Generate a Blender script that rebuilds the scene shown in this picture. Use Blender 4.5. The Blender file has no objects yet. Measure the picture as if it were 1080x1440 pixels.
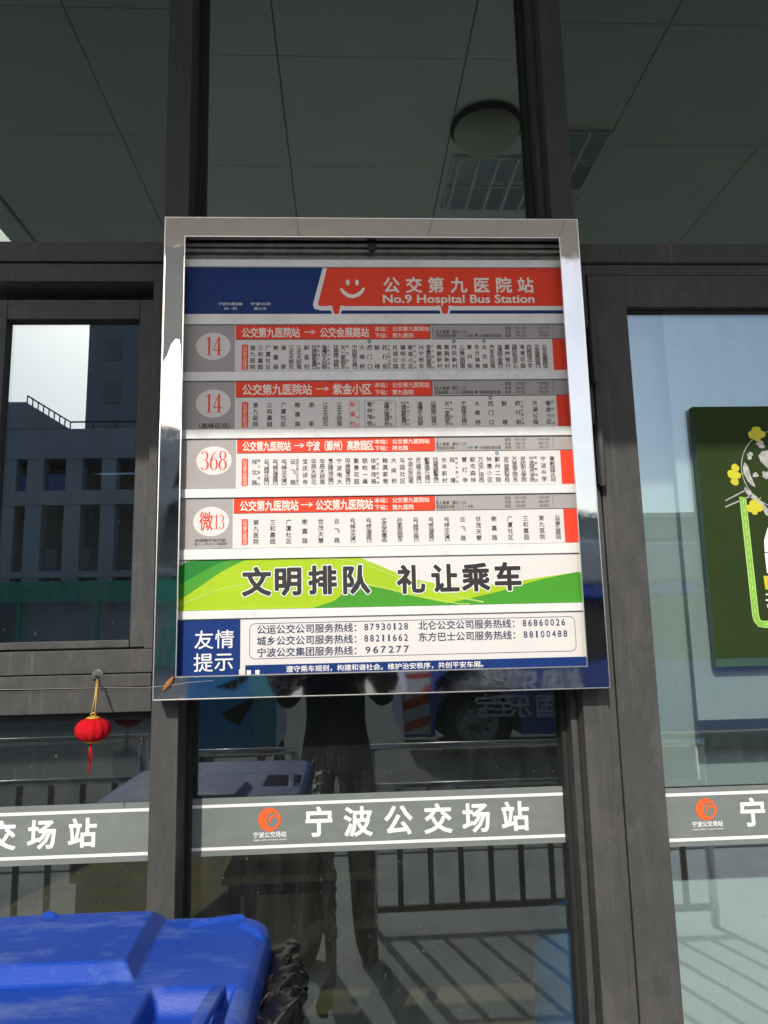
import bpy, bmesh, math, random
from mathutils import Vector, Matrix, noise
R = math.radians
rnd = random.Random(7)
SC = bpy.context.scene
COL = SC.collection

# ---------------------------------------------------------------- camera
YAW, PITCH, ROLL, FPX = 0.0534167, 0.1615217, -0.0236549, 1047.88
EYE = Vector((0.0, -1.6, 1.5))
_fw = Vector((math.sin(YAW)*math.cos(PITCH), math.cos(YAW)*math.cos(PITCH), math.sin(PITCH)))
_r0 = Vector((math.cos(YAW), -math.sin(YAW), 0)); _u0 = _r0.cross(_fw)
_rt = math.cos(ROLL)*_r0 + math.sin(ROLL)*_u0
_up = -math.sin(ROLL)*_r0 + math.cos(ROLL)*_u0
cam_d = bpy.data.cameras.new('camera'); cam = bpy.data.objects.new('camera', cam_d); COL.objects.link(cam)
cam.matrix_world = Matrix(((_rt.x, _up.x, -_fw.x, EYE.x), (_rt.y, _up.y, -_fw.y, EYE.y), (_rt.z, _up.z, -_fw.z, EYE.z), (0, 0, 0, 1)))
cam_d.sensor_fit = 'HORIZONTAL'; cam_d.sensor_width = 36; cam_d.lens = 36*FPX/1080
cam_d.clip_start = 0.01; cam_d.clip_end = 2000
SC.camera = cam

# ---------------------------------------------------------------- sky, sun, exposure
SUN_EL, SUN_AZ = R(34.8), R(16)          # sun stands behind the camera, 16 degrees to the left
world = bpy.data.worlds.new('World'); SC.world = world; world.use_nodes = True
wn = world.node_tree.nodes; wl = world.node_tree.links
sky = wn.new('ShaderNodeTexSky'); sky.sky_type = 'NISHITA'; sky.sun_disc = False
sky.sun_elevation = SUN_EL; sky.sun_rotation = math.pi + SUN_AZ
sky.air_density = 1.0; sky.dust_density = 2.2; sky.ozone_density = 1.0
bg = wn.get('Background') or wn.new('ShaderNodeBackground')
wl.new(sky.outputs[0], bg.inputs[0]); bg.inputs[1].default_value = 0.15
sun_d = bpy.data.lights.new('sun', 'SUN'); sun_d.energy = 3.6; sun_d.angle = R(0.55); sun_d.color = (1.0, 0.95, 0.87)
sun = bpy.data.objects.new('sun', sun_d); COL.objects.link(sun)
to_sun = Vector((-math.sin(SUN_AZ)*math.cos(SUN_EL), -math.cos(SUN_AZ)*math.cos(SUN_EL), math.sin(SUN_EL)))
sun.rotation_euler = to_sun.to_track_quat('Z', 'Y').to_euler(); sun.location = (-2, -8, 8)
SC.view_settings.view_transform = 'Standard'; SC.view_settings.look = 'None'
SC.view_settings.exposure = 0.05; SC.view_settings.gamma = 1.0
SC.render.engine = 'CYCLES'
SC.cycles.max_bounces = 10; SC.cycles.transparent_max_bounces = 24; SC.cycles.glossy_bounces = 6
SC.cycles.caustics_reflective = False; SC.cycles.caustics_refractive = False
SC.cycles.use_denoising = True; SC.cycles.sample_clamp_indirect = 6

# ---------------------------------------------------------------- measuring helpers
def at(px, py, Y):
    """point of the plane y = Y seen at a place of the 1080 x 1440 photograph"""
    d = (px-540)/FPX*_rt + (720-py)/FPX*_up + _fw
    return EYE + d*((Y-EYE.y)/d.y)
def refl(px, py, g, y=None, z=None):
    """real point whose mirror image in the pane y = g is seen there"""
    d = (px-540)/FPX*_rt + (720-py)/FPX*_up + _fw
    t = (z-EYE.z)/d.z if z is not None else ((2*g-y)-EYE.y)/d.y
    w = EYE + d*t
    return Vector((w.x, 2*g-w.y, w.z))

# ---------------------------------------------------------------- materials
MATS = {}
def nodes_of(name):
    m = bpy.data.materials.new(name); m.use_nodes = True
    nt = m.node_tree; return m, nt, nt.nodes, nt.links
def mat(name, col, rough=0.6, metal=0.0, var=0.08, scale=30.0, bump=0.0, bscale=200.0, spec=0.5, coat=0.0, stretch=(1, 1, 1), dirt=None, dirt_amt=0.0, dirt_scale=8.0, sheen=0.0):
    if name in MATS: return MATS[name]
    m, nt, N, L = nodes_of(name); b = N['Principled BSDF']
    b.inputs['Roughness'].default_value = rough; b.inputs['Metallic'].default_value = metal
    b.inputs['Specular IOR Level'].default_value = spec; b.inputs['Coat Weight'].default_value = coat
    b.inputs['Coat Roughness'].default_value = 0.15
    if sheen: b.inputs['Sheen Weight'].default_value = sheen
    tc = N.new('ShaderNodeTexCoord'); mp = N.new('ShaderNodeMapping'); mp.inputs['Scale'].default_value = stretch
    L.new(tc.outputs['Object'], mp.inputs['Vector'])
    nz = N.new('ShaderNodeTexNoise'); nz.inputs['Scale'].default_value = scale; nz.inputs['Detail'].default_value = 6
    L.new(mp.outputs[0], nz.inputs['Vector'])
    rp = N.new('ShaderNodeValToRGB'); rp.color_ramp.elements[0].position = 0.3; rp.color_ramp.elements[1].position = 0.7
    c = Vector(col[:3])
    rp.color_ramp.elements[0].color = (*(c*(1-var)), 1); rp.color_ramp.elements[1].color = (*(c*(1+var)), 1)
    L.new(nz.outputs['Fac'], rp.inputs['Fac']); out = rp.outputs[0]
    if dirt:
        n2 = N.new('ShaderNodeTexNoise'); n2.inputs['Scale'].default_value = dirt_scale; n2.inputs['Detail'].default_value = 9; n2.inputs['Roughness'].default_value = 0.7
        L.new(mp.outputs[0], n2.inputs['Vector'])
        r2 = N.new('ShaderNodeValToRGB'); r2.color_ramp.elements[0].position = 0.5; r2.color_ramp.elements[1].position = 0.75
        r2.color_ramp.elements[0].color = (0, 0, 0, 1); r2.color_ramp.elements[1].color = (dirt_amt,)*3+(1,)
        L.new(n2.outputs['Fac'], r2.inputs['Fac'])
        mx = N.new('ShaderNodeMix'); mx.data_type = 'RGBA'; mx.inputs['B'].default_value = (*dirt, 1)
        L.new(r2.outputs[0], mx.inputs['Factor']); L.new(out, mx.inputs['A']); out = mx.outputs['Result']
        ad = N.new('ShaderNodeMath'); ad.operation = 'ADD'; ad.inputs[1].default_value = rough
        L.new(r2.outputs[0], ad.inputs[0]); L.new(ad.outputs[0], b.inputs['Roughness'])
    L.new(out, b.inputs['Base Color'])
    if bump:
        n3 = N.new('ShaderNodeTexNoise'); n3.inputs['Scale'].default_value = bscale; n3.inputs['Detail'].default_value = 4
        L.new(mp.outputs[0], n3.inputs['Vector'])
        bp = N.new('ShaderNodeBump'); bp.inputs['Strength'].default_value = bump; bp.inputs['Distance'].default_value = 0.01
        L.new(n3.outputs['Fac'], bp.inputs['Height']); L.new(bp.outputs[0], b.inputs['Normal'])
    MATS[name] = m; return m
def glass(name, tint, r0, refl_col=(1, 1, 1), dust=0.02, wob=0.0, specks=0.25):
    """window glass: tinted see-through, mirror-like coat, a film of dust and dried drops"""
    m, nt, N, L = nodes_of(name); N.remove(N['Principled BSDF'])
    tr = N.new('ShaderNodeBsdfTransparent'); tr.inputs[0].default_value = (*tint, 1)
    gl = N.new('ShaderNodeBsdfGlossy'); gl.inputs['Roughness'].default_value = 0.0; gl.inputs[0].default_value = (*refl_col, 1)
    lw = N.new('ShaderNodeLayerWeight'); lw.inputs['Blend'].default_value = 0.5
    pw = N.new('ShaderNodeMath'); pw.operation = 'POWER'; pw.inputs[1].default_value = 5; L.new(lw.outputs['Facing'], pw.inputs[0])
    ma = N.new('ShaderNodeMath'); ma.operation = 'MULTIPLY_ADD'; ma.inputs[1].default_value = 1-r0; ma.inputs[2].default_value = r0; ma.use_clamp = True
    L.new(pw.outputs[0], ma.inputs[0])
    m1 = N.new('ShaderNodeMixShader'); L.new(ma.outputs[0], m1.inputs[0]); L.new(tr.outputs[0], m1.inputs[1]); L.new(gl.outputs[0], m1.inputs[2])
    tc = N.new('ShaderNodeTexCoord'); mp = N.new('ShaderNodeMapping'); mp.inputs['Scale'].default_value = (9, 9, 2.2); L.new(tc.outputs['Object'], mp.inputs[0])
    nz = N.new('ShaderNodeTexNoise'); nz.inputs['Scale'].default_value = 3; nz.inputs['Detail'].default_value = 10; nz.inputs['Roughness'].default_value = 0.72; L.new(mp.outputs[0], nz.inputs['Vector'])
    rp = N.new('ShaderNodeValToRGB'); rp.color_ramp.elements[0].position = 0.42; rp.color_ramp.elements[1].position = 0.8
    rp.color_ramp.elements[0].color = (dust,)*3+(1,); rp.color_ramp.elements[1].color = (dust*4,)*3+(1,); L.new(nz.outputs['Fac'], rp.inputs[0])
    vo = N.new('ShaderNodeTexNoise'); vo.inputs['Scale'].default_value = 120; vo.inputs['Detail'].default_value = 1; L.new(tc.outputs['Object'], vo.inputs['Vector'])
    r2 = N.new('ShaderNodeValToRGB'); r2.color_ramp.elements[0].position = 0.72; r2.color_ramp.elements[1].position = 0.80
    r2.color_ramp.elements[0].color = (0, 0, 0, 1); r2.color_ramp.elements[1].color = (specks,)*3+(1,); L.new(vo.outputs['Fac'], r2.inputs[0])
    ad = N.new('ShaderNodeMath'); ad.operation = 'ADD'; ad.use_clamp = True; L.new(rp.outputs[0], ad.inputs[0]); L.new(r2.outputs[0], ad.inputs[1])
    df = N.new('ShaderNodeBsdfDiffuse'); df.inputs[0].default_value = (0.35, 0.36, 0.34, 1)
    m2 = N.new('ShaderNodeMixShader'); L.new(ad.outputs[0], m2.inputs[0]); L.new(m1.outputs[0], m2.inputs[1]); L.new(df.outputs[0], m2.inputs[2])
    if wob:
        n3 = N.new('ShaderNodeTexNoise'); n3.inputs['Scale'].default_value = 2.2; n3.inputs['Detail'].default_value = 1; L.new(tc.outputs['Object'], n3.inputs['Vector'])
        bp = N.new('ShaderNodeBump'); bp.inputs['Strength'].default_value = wob; bp.inputs['Distance'].default_value = 0.01; L.new(n3.outputs[0], bp.inputs['Height']); L.new(bp.outputs[0], gl.inputs['Normal'])
    L.new(m2.outputs[0], N['Material Output'].inputs['Surface']); MATS[name] = m; return m

ALU = mat('dark_aluminium', (0.064, 0.064, 0.062), 0.5, 0.0, 0.12, 60, 0.05, 500, 0.16, dirt=(0.17, 0.16, 0.145), dirt_amt=0.34, dirt_scale=11, stretch=(1, 1, .45))
def streaks(m, col, amt):
    """runs of dried rain and scuffs down a painted metal"""
    nt = m.node_tree; N, L = nt.nodes, nt.links; b = N['Principled BSDF']; src = b.inputs['Base Color'].links[0].from_socket
    tc = N.new('ShaderNodeTexCoord'); out = src
    for sc, lo, hi, k in (((70, 70, 2.0), 0.60, 0.74, amt), ((9, 9, 60), 0.69, 0.74, amt*0.8)):
        mp = N.new('ShaderNodeMapping'); mp.inputs['Scale'].default_value = sc; L.new(tc.outputs['Object'], mp.inputs[0])
        nz = N.new('ShaderNodeTexNoise'); nz.inputs['Scale'].default_value = 1; nz.inputs['Detail'].default_value = 5; L.new(mp.outputs[0], nz.inputs['Vector'])
        rp = N.new('ShaderNodeValToRGB'); rp.color_ramp.elements[0].position = lo; rp.color_ramp.elements[1].position = hi
        rp.color_ramp.elements[0].color = (0, 0, 0, 1); rp.color_ramp.elements[1].color = (k, k, k, 1); L.new(nz.outputs['Fac'], rp.inputs[0])
        mx = N.new('ShaderNodeMix'); mx.data_type = 'RGBA'; mx.inputs['B'].default_value = (*col, 1); L.new(rp.outputs[0], mx.inputs['Factor']); L.new(out, mx.inputs['A']); out = mx.outputs['Result']
    L.new(out, b.inputs['Base Color'])
streaks(ALU, (0.16, 0.158, 0.15), 0.30)
GASKET = mat('black_gasket', (0.012, 0.012, 0.012), 0.7)
STEEL = mat('polished_steel', (0.84, 0.815, 0.77), 0.035, 1.0, 0.03, 20, 0.012, 6, dirt=(0.5, 0.48, 0.45), dirt_amt=0.10, dirt_scale=45)
RAILSTEEL = mat('brushed_steel', (0.58, 0.58, 0.58), 0.16, 1.0, 0.05)
PAPER = mat('white_print', (0.67, 0.645, 0.615), 0.45, 0, 0.025, 14, 0.03, 40, 0.3)
SLOT = mat('white_slot', (0.72, 0.72, 0.70), 0.35, 0, 0.05, 30, 0.02, 60, 0.5, dirt=(0.42, 0.41, 0.38), dirt_amt=0.45, dirt_scale=14)
GREYP = mat('grey_print', (0.37, 0.345, 0.335), 0.45, 0, 0.03, 30, spec=0.15)
REDP = mat('red_print', (0.84, 0.058, 0.026), 0.45, 0, 0.04, 30, spec=0.15)
NAVYP = mat('navy_print', (0.010, 0.036, 0.165), 0.45, 0, 0.08, 40, spec=0.12)
INK = mat('black_ink', (0.028, 0.026, 0.026), 0.5, spec=0.3)
WHITEP = mat('white_ink', (0.80, 0.79, 0.77), 0.5, 0, 0.02, spec=0.15)
CREAMP = mat('cream_ink', (0.82, 0.77, 0.68), 0.5, 0, 0.02, spec=0.15)
LIMEP = mat('lime_print', (0.36, 0.53, 0.020), 0.45, 0, 0.05, 9, spec=0.15)
GREENP = mat('green_print', (0.065, 0.30, 0.03), 0.45, 0, 0.06, 9, spec=0.15)
DGREENP = mat('dark_green_print', (0.02, 0.20, 0.03), 0.45, 0, 0.06, 9, spec=0.15)
PALELIME = mat('pale_lime_print', (0.50, 0.66, 0.16), 0.45, spec=0.3)
TEALP = mat('teal_print', (0.02, 0.12, 0.20), 0.45, spec=0.3)
BAND = mat('grey_film', (0.165, 0.186, 0.178), 0.5, 0, 0.06, 25, dirt=(0.24, 0.25, 0.24), dirt_amt=0.3, dirt_scale=20, stretch=(1, 1, 3))
ORANGE = mat('orange_print', (0.75, 0.13, 0.03), 0.45, spec=0.3)
G_CENTRE = glass('pane_glass', (0.72, 0.78, 0.76), 0.10, (0.85, 0.93, 0.95), 0.012, 0.02)
G_WINDOW = glass('coated_glass', (0.45, 0.52, 0.55), 0.29, (0.77, 0.90, 0.98), 0.006, 0.015, 0.10)
G_DOOR = glass('door_glass', (0.86, 0.92, 0.90), 0.26, (0.79, 0.91, 1.0), 0.015, 0.02)
G_SIDE = glass('side_transom_glass', (0.50, 0.56, 0.54), 0.15, (0.79, 1.0, 0.98), 0.006, 0.01)
G_TOP = glass('transom_glass', (0.50, 0.56, 0.54), 0.22, (0.79, 1.0, 0.98), 0.006, 0.01)

# ---------------------------------------------------------------- mesh builder
class MB:
    def __init__(s): s.v, s.f, s.mi, s.mats, s.sm = [], [], [], [], []
    def m(s, material):
        if material not in s.mats: s.mats.append(material)
        return s.mats.index(material)
    def add(s, vs, fs, material, smooth=False):
        k = len(s.v); i = s.m(material); s.v += [tuple(v) for v in vs]
        for f in fs: s.f.append([k+a for a in f]); s.mi.append(i); s.sm.append(smooth)
    def box(s, x0, x1, y0, y1, z0, z1, material):
        vs = [(x, y, z) for x in (x0, x1) for y in (y0, y1) for z in (z0, z1)]
        s.add(vs, [(0, 1, 3, 2), (4, 6, 7, 5), (0, 4, 5, 1), (2, 3, 7, 6), (0, 2, 6, 4), (1, 5, 7, 3)], material); return s
    def poly(s, pts, y, material):            # flat printed shape on a vertical plane
        s.add([(p[0], y, p[-1]) for p in pts], [tuple(range(len(pts)))], material); return s
    def rect(s, x0, x1, z0, z1, y, material): return s.poly([(x0, z0), (x1, z0), (x1, z1), (x0, z1)], y, material)
    def line(s, pts, w, y, material):         # flat printed stroke
        for (a, b) in zip(pts, pts[1:]):
            a = Vector((a[0], a[-1])); b = Vector((b[0], b[-1])); d = b-a
            if d.length < 1e-7: continue
            d.normalize(); n = Vector((-d.y, d.x))*w/2; e = d*w*0.3
            s.poly([(a-n-e).to_tuple(), (b-n+e).to_tuple(), (b+n+e).to_tuple(), (a+n-e).to_tuple()], y, material)
        return s
    def tube(s, pts, r, material, seg=10, caps=True):
        pts = [Vector(p) for p in pts]; rs = r if isinstance(r, (list, tuple)) else [r]*len(pts); vs = []; fs = []
        for i, p in enumerate(pts):
            d = (pts[min(i+1, len(pts)-1)]-pts[max(i-1, 0)]).normalized()
            a = d.cross(Vector((0, 0, 1)))
            if a.length < 0.05: a = d.cross(Vector((1, 0, 0)))
            a.normalize(); b = d.cross(a)
            for k in range(seg):
                t = 2*math.pi*k/seg; vs.append(p+(a*math.cos(t)+b*math.sin(t))*rs[i])
        for i in range(len(pts)-1):
            for k in range(seg): fs.append((i*seg+k, i*seg+(k+1) % seg, (i+1)*seg+(k+1) % seg, (i+1)*seg+k))
        if caps: fs += [tuple(range(seg))[::-1], tuple((len(pts)-1)*seg+k for k in range(seg))]
        s.add(vs, fs, material, True); return s
    def lathe(s, prof, c, material, seg=32, axis='z', rib=0):
        vs = []; fs = []; n = len(prof); c = Vector(c)
        for k in range(seg):
            t = 2*math.pi*k/seg; q = 1-rib*(0.5+0.5*math.cos(t*12)) if rib else 1
            for (r, h) in prof:
                a, b = r*q*math.cos(t), r*q*math.sin(t)
                vs.append(c+(Vector((a, b, h)) if axis == 'z' else Vector((a, h, b)) if axis == 'y' else Vector((h, a, b))))
        for k in range(seg):
            for i in range(n-1): fs.append((k*n+i, ((k+1) % seg)*n+i, ((k+1) % seg)*n+i+1, k*n+i+1))
        s.add(vs, fs, material, True); return s
    def build(s, name, parent=None, bevel=0.0, seg=2, kind=None, label=None):
        me = bpy.data.meshes.new(name); me.from_pydata(s.v, [], s.f); me.update()
        for m_ in s.mats: me.materials.append(m_)
        me.polygons.foreach_set('material_index', s.mi); me.polygons.foreach_set('use_smooth', s.sm)
        o = bpy.data.objects.new(name, me); COL.objects.link(o)
        if parent:
            o.parent = parent; o.matrix_parent_inverse = world_of(parent).inverted()
        if bevel:
            b = o.modifiers.new('bevel', 'BEVEL'); b.width = bevel; b.segments = seg; b.limit_method = 'ANGLE'; b.angle_limit = R(40)
        if kind: o['kind'] = kind
        if label: o['label'] = label
        return o
def world_of(o):
    m = o.matrix_basis.copy()
    return world_of(o.parent) @ o.matrix_parent_inverse @ m if o.parent else m
def thing(name, label, cat, loc=(0, 0, 0), group=None):
    o = bpy.data.objects.new(name, None); COL.objects.link(o); o.location = loc; o.empty_display_size = 0.1
    return tag(o, label, cat, group)
def tag(o, label, cat, group=None):
    o['label'] = label; o['category'] = cat
    if group: o['group'] = group
    return o

# ---------------------------------------------------------------- lettering
GL = {}
def glyph(key, bold=0.0, res=2):
    """flat outline letter; a bold one gets a rim of small quads along its edge"""
    k = (key, bold)
    if k in GL: return GL[k]
    if bold:
        vs, fs = glyph(key, 0.0, res); vs = list(vs); fs = list(fs); cnt = {}
        for f in fs:
            for a, b in zip(f, f[1:]+f[:1]): cnt[(min(a, b), max(a, b))] = cnt.get((min(a, b), max(a, b)), 0)+1
        i = 0
        for (a, b), c in cnt.items():
            if c != 1: continue
            p, q = Vector(vs[a][:2]), Vector(vs[b][:2]); d = q-p
            if d.length < 1e-6: continue
            d.normalize(); n = Vector((-d.y, d.x))*bold; e = d*bold*0.55; k0 = len(vs); i += 1; o = 1e-5+(i % 61)*1.1e-6
            vs += [((p-n-e).x, (p-n-e).y, o), ((q-n+e).x, (q-n+e).y, o), ((q+n+e).x, (q+n+e).y, o), ((p+n-e).x, (p+n-e).y, o)]; fs.append((k0, k0+1, k0+2, k0+3))
        GL[k] = (vs, fs); return GL[k]
    cu = bpy.data.curves.new('t', 'FONT'); cu.body = key; cu.resolution_u = res
    o = bpy.data.objects.new('t', cu); COL.objects.link(o); bpy.context.view_layer.update()
    e = o.evaluated_get(bpy.context.evaluated_depsgraph_get()); me = e.to_mesh()
    vs = [(v.co.x, v.co.y, 0.0) for v in me.vertices]; fs = [tuple(p.vertices) for p in me.polygons]
    e.to_mesh_clear(); bpy.data.objects.remove(o); bpy.data.curves.remove(cu)
    GL[k] = (vs, fs); return GL[k]
def char(mb, ch, cx, cz, w, h, y, material, bold=0.0, flip=False):
    """one square character in a cell w x h round (cx, cz)"""
    vs, fs = glyph(ch, bold); sx = -1 if flip else 1
    mb.add([(cx+sx*(a-0.5)*w, y-o, cz+(b-0.38)*h) for a, b, o in vs], fs, material)
def line_of(mb, text, x0, x1, cz, h, y, material, bold=0.0, ratio=1.0, flip=False):
    """characters spread evenly between x0 and x1"""
    n = len(text); cell = (x1-x0)/n
    for i, ch in enumerate(text):
        if ch != ' ': char(mb, ch, x0+cell*(i+0.5), cz, cell*ratio, h, y, material, bold, flip)
def fit(mb, text, x0, x1, z0, z1, y, material, bold=0.0):
    vs, fs = glyph(text, bold, 3)
    a0 = min(v[0] for v in vs); a1 = max(v[0] for v in vs); b0 = min(v[1] for v in vs); b1 = max(v[1] for v in vs)
    mb.add([(x0+(a-a0)/(a1-a0)*(x1-x0), y-o, z0+(b-b0)/(b1-b0)*(z1-z0)) for a, b, o in vs], fs, material)
def column(mb, text, cx, z0, z1, w, y, material, bold=0.01):
    """characters stacked from z1 down to z0, first and last at the ends"""
    n = len(text); h = min((z1-z0)/n*1.1, w*1.0)
    for i, ch in enumerate(text):
        cz = (z1-h/2)-(z1-z0-h)*(i/(n-1) if n > 1 else 0)
        char(mb, ch, cx, cz, w, h, y, material, bold)
def arcpts(cx, cz, rx, rz, a0, a1, n=20): return [(cx+rx*math.cos(R(a0+(a1-a0)*i/n)), cz+rz*math.sin(R(a0+(a1-a0)*i/n))) for i in range(n+1)]
def stroke(mb, pts, ws, y, material):
    """pen stroke of changing width"""
    L_, Rr = [], []
    for i, p in enumerate(pts):
        a = Vector(pts[max(i-1, 0)]); b = Vector(pts[min(i+1, len(pts)-1)]); d = (b-a).normalized(); n = Vector((-d.y, d.x))*ws[i]/2
        L_.append((Vector(p)+n).to_tuple()); Rr.append((Vector(p)-n).to_tuple())
    k = len(pts); mb.add([(q[0], y, q[1]) for q in L_+Rr], [(i, i+1, k+i+1, k+i) for i in range(k-1)], material)
def digit(mb, ch, x0, x1, z0, z1, y, material):
    """tall serif numerals"""
    P = lambda a, b: (x0+a*(x1-x0), z0+b*(z1-z0)); w = x1-x0
    def st(pts, ws): stroke(mb, [P(*p) for p in pts], [q*w for q in ws], y+rnd.uniform(-2e-5, 2e-5), material)
    def ring(cx, cz, rx, rz, a0, a1, thick, n=26):
        pts = arcpts(cx, cz, rx, rz, a0, a1, n); ws = [0.05+thick*abs(math.cos(R(a0+(a1-a0)*i/n)))**1.3 for i in range(n+1)]; st(pts, ws)
    if ch == '1':
        st([(0.55, 0.02), (0.55, 0.99)], [0.24, 0.24]); st([(0.2, 0.015), (0.92, 0.015)], [0.06, 0.06]); st([(0.16, 0.84), (0.34, 0.88), (0.52, 0.98)], [0.05, 0.09, 0.06])
    elif ch == '4':
        st([(0.67, 0.02), (0.67, 0.99)], [0.22, 0.22]); st([(0.03, 0.27), (1.0, 0.27)], [0.11, 0.11]); st([(0.05, 0.29), (0.64, 0.98)], [0.09, 0.09]); st([(0.4, 0.015), (0.95, 0.015)], [0.06, 0.06])
    elif ch == '3':
        ring(0.42, 0.75, 0.36, 0.22, 150, -85, 0.16); ring(0.42, 0.27, 0.42, 0.26, 85, -150, 0.17)
    elif ch == '6':
        ring(0.5, 0.30, 0.38, 0.29, 0, 360, 0.17); st([(0.13, 0.34), (0.2, 0.6), (0.42, 0.84), (0.82, 0.98)], [0.2, 0.2, 0.13, 0.05])
    elif ch == '8':
        ring(0.5, 0.76, 0.33, 0.22, 0, 360, 0.15); ring(0.5, 0.27, 0.39, 0.265, 0, 360, 0.17)

# ================================================================ ground
gm = MB()
PAVE = mat('paving', (0.47, 0.475, 0.455), 0.85, 0, 0.10, 3, 0.25, 60, 0.3, dirt=(0.33, 0.33, 0.32), dirt_amt=0.6, dirt_scale=1.3)
ROAD = mat('asphalt', (0.22, 0.22, 0.215), 0.9, 0, 0.12, 2, 0.3, 90, 0.3)
gm.box(-60, 60, -3.6, 14, -0.3, 0.0, PAVE); gm.build('pavement', kind='structure')
gm = MB(); gm.add([(-600, -900, -0.12), (600, -900, -0.12), (600, 300, -0.12), (-600, 300, -0.12)], [(0, 1, 2, 3)], ROAD); gm.build('road', kind='structure')
gm = MB(); gm.box(-60, 60, -3.75, -3.602, -0.3, 0.012, mat('kerb_stone', (0.36, 0.355, 0.34), 0.8, 0, 0.1, 8, 0.2, 80)); gm.build('kerb', bevel=0.012, kind='structure')

# ================================================================ station building: curtain wall, soffit, door
bld = thing('station_building', 'dark grey aluminium framed glass front of the bus station under a panelled soffit', 'building', (0, 0, 0))
GY = 0.11                                   # plane of the middle panes
TOP = 3.39
def frame(name, boxes, bevel=0.0015, m=ALU, parent=bld):
    b = MB()
    for q in boxes: b.box(*q, m)
    return b.build(name, parent, bevel)
frame('mullion', [(-0.403, -0.348, 0, 0.16, 0.02, TOP)])
frame('mullion', [(0.498, 0.5525, 0, 0.16, 0.02, TOP), (0.4835, 0.4975, 0.045, 0.16, 0.02, TOP)])
frame('mullion', [(-1.60, -1.545, 0, 0.16, 0.02, TOP)])
frame('mullion', [(1.60, 1.655, 0, 0.16, 0.02, TOP)])
frame('mullion', [(2.9, 2.955, 0, 0.16, 0.02, TOP)])
frame('mullion', [(-2.9, -2.845, 0, 0.16, 0.02, TOP)])
# transom rails over the side bays, middle rail behind the timetable board
frame('transom_rail', [(-1.544, -0.404, 0.002, 0.15, 2.347, 2.394), (-1.544, -0.404, 0.006, 0.15, 2.300, 2.343)])
frame('transom_rail', [(0.5535, 1.599, 0.002, 0.15, 2.347, 2.394)])
frame('transom_rail', [(-0.347, 0.4825, 0.06, 0.15, 2.347, 2.394)])
frame('transom_rail', [(-1.544, -0.404, 0.002, 0.15, 1.432, 1.480), (-1.544, -0.404, -0.004, 0.15, 1.404, 1.430), (-1.544, -0.404, 0.001, 0.15, 1.353, 1.4025)])
for q_ in [(-2.84, -1.61, 0.01, 0.15, 3.34, TOP), (-1.54, -0.405, 0.01, 0.15, 3.34, TOP), (-0.346, 0.482, 0.06, 0.15, 3.34, TOP), (0.555, 1.598, 0.01, 0.15, 3.34, TOP), (1.657, 2.898, 0.01, 0.15, 3.34, TOP)]: frame('head_rail', [q_])
for q_ in [(-2.84, -1.61, 0.01, 0.15, 0.02, 0.12), (-1.54, -0.405, 0.01, 0.15, 0.02, 0.12), (-0.346, 0.482, 0.06, 0.15, 0.02, 0.12), (1.657, 2.898, 0.01, 0.15, 0.02, 0.12)]: frame('sill_rail', [q_])
def pane(x0, x1, z0, z1, y, m, label=None, parent=bld, name='glass_pane'):
    return MB().box(x0, x1, y, y+0.006, z0, z1, m).build(name, parent, label=label)
pane(-1.543, -0.4045, 2.395, 3.34, 0.02, G_SIDE)
pane(-0.3475, 0.4825, 2.395, 3.34, GY, G_TOP)
pane(0.5535, 1.598, 2.395, 3.34, 0.03, G_SIDE)
pane(-0.3475, 0.4825, 1.40, 2.346, GY, G_CENTRE)
P_MID = pane(-0.3475, 0.4825, 0.12, 1.40, GY, G_CENTRE, 'clear lower pane below the timetable board')
P_LEFT = pane(-1.543, -0.4045, 0.12, 1.352, 0.06, G_CENTRE, 'lower pane behind the red lantern and blue bin')
pane(1.656, 2.899, 0.12, 3.34, 0.03, G_CENTRE); pane(-2.844, -1.601, 0.12, 3.34, 0.03, G_CENTRE)
frame('glazing_bead', [(-1.543, -0.404, 0.035, 0.0595, 1.334, 1.3525)], 0, GASKET)  # black strip also stands for the rail's shadow on the bead
frame('glazing_bead', [(-0.3475, -0.338, 0.085, 0.1095, 0.12, 3.34), (0.473, 0.4825, 0.085, 0.1095, 0.12, 3.34)], 0, GASKET)

# sliding window left of the board
slw = MB()
slw.box(-0.4235, -0.4045, 0.004, 0.12, 1.481, 2.2995, ALU)
slw.box(-1.543, -1.52, 0.004, 0.12, 1.481, 2.2995, ALU); slw.box(-1.52, -0.4235, 0.10, 0.12, 1.4805, 1.4835, ALU)
slw = slw.build('sliding_window', bld, 0.0012)
sash = MB()
sash.box(-0.459, -0.425, 0.028, 0.075, 1.484, 2.266, ALU); sash.box(-0.795, -0.7545, 0.028, 0.075, 1.484, 2.266, ALU)
sash.box(-0.754, -0.4595, 0.028, 0.075, 2.2195, 2.266, ALU); sash.box(-0.754, -0.4595, 0.024, 0.075, 1.484, 1.4995, ALU)
sash.build('sash', slw, 0.0015)
pane(-0.7545, -0.4585, 1.499, 2.2205, 0.045, G_WINDOW, parent=slw, name='window_glass')
gk = MB(); gk.box(-0.7543, -0.4592, 0.038, 0.0445, 2.2155, 2.2193, GASKET); gk.box(-0.4625, -0.4592, 0.038, 0.0445, 1.4997, 2.2155, GASKET); gk.build('gasket', slw)
sash = MB()
sash.box(-0.83, -0.796, 0.08, 0.118, 1.484, 2.266, ALU); sash.box(-1.519, -1.48, 0.08, 0.118, 1.484, 2.266, ALU)
sash.box(-1.48, -0.83, 0.081, 0.117, 2.2195, 2.266, ALU); sash.box(-1.48, -0.83, 0.081, 0.117, 1.484, 1.52, ALU)
sash.build('sash', slw, 0.0015)
pane(-1.481, -0.829, 1.519, 2.2205, 0.095, G_WINDOW, parent=slw, name='window_glass')

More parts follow.
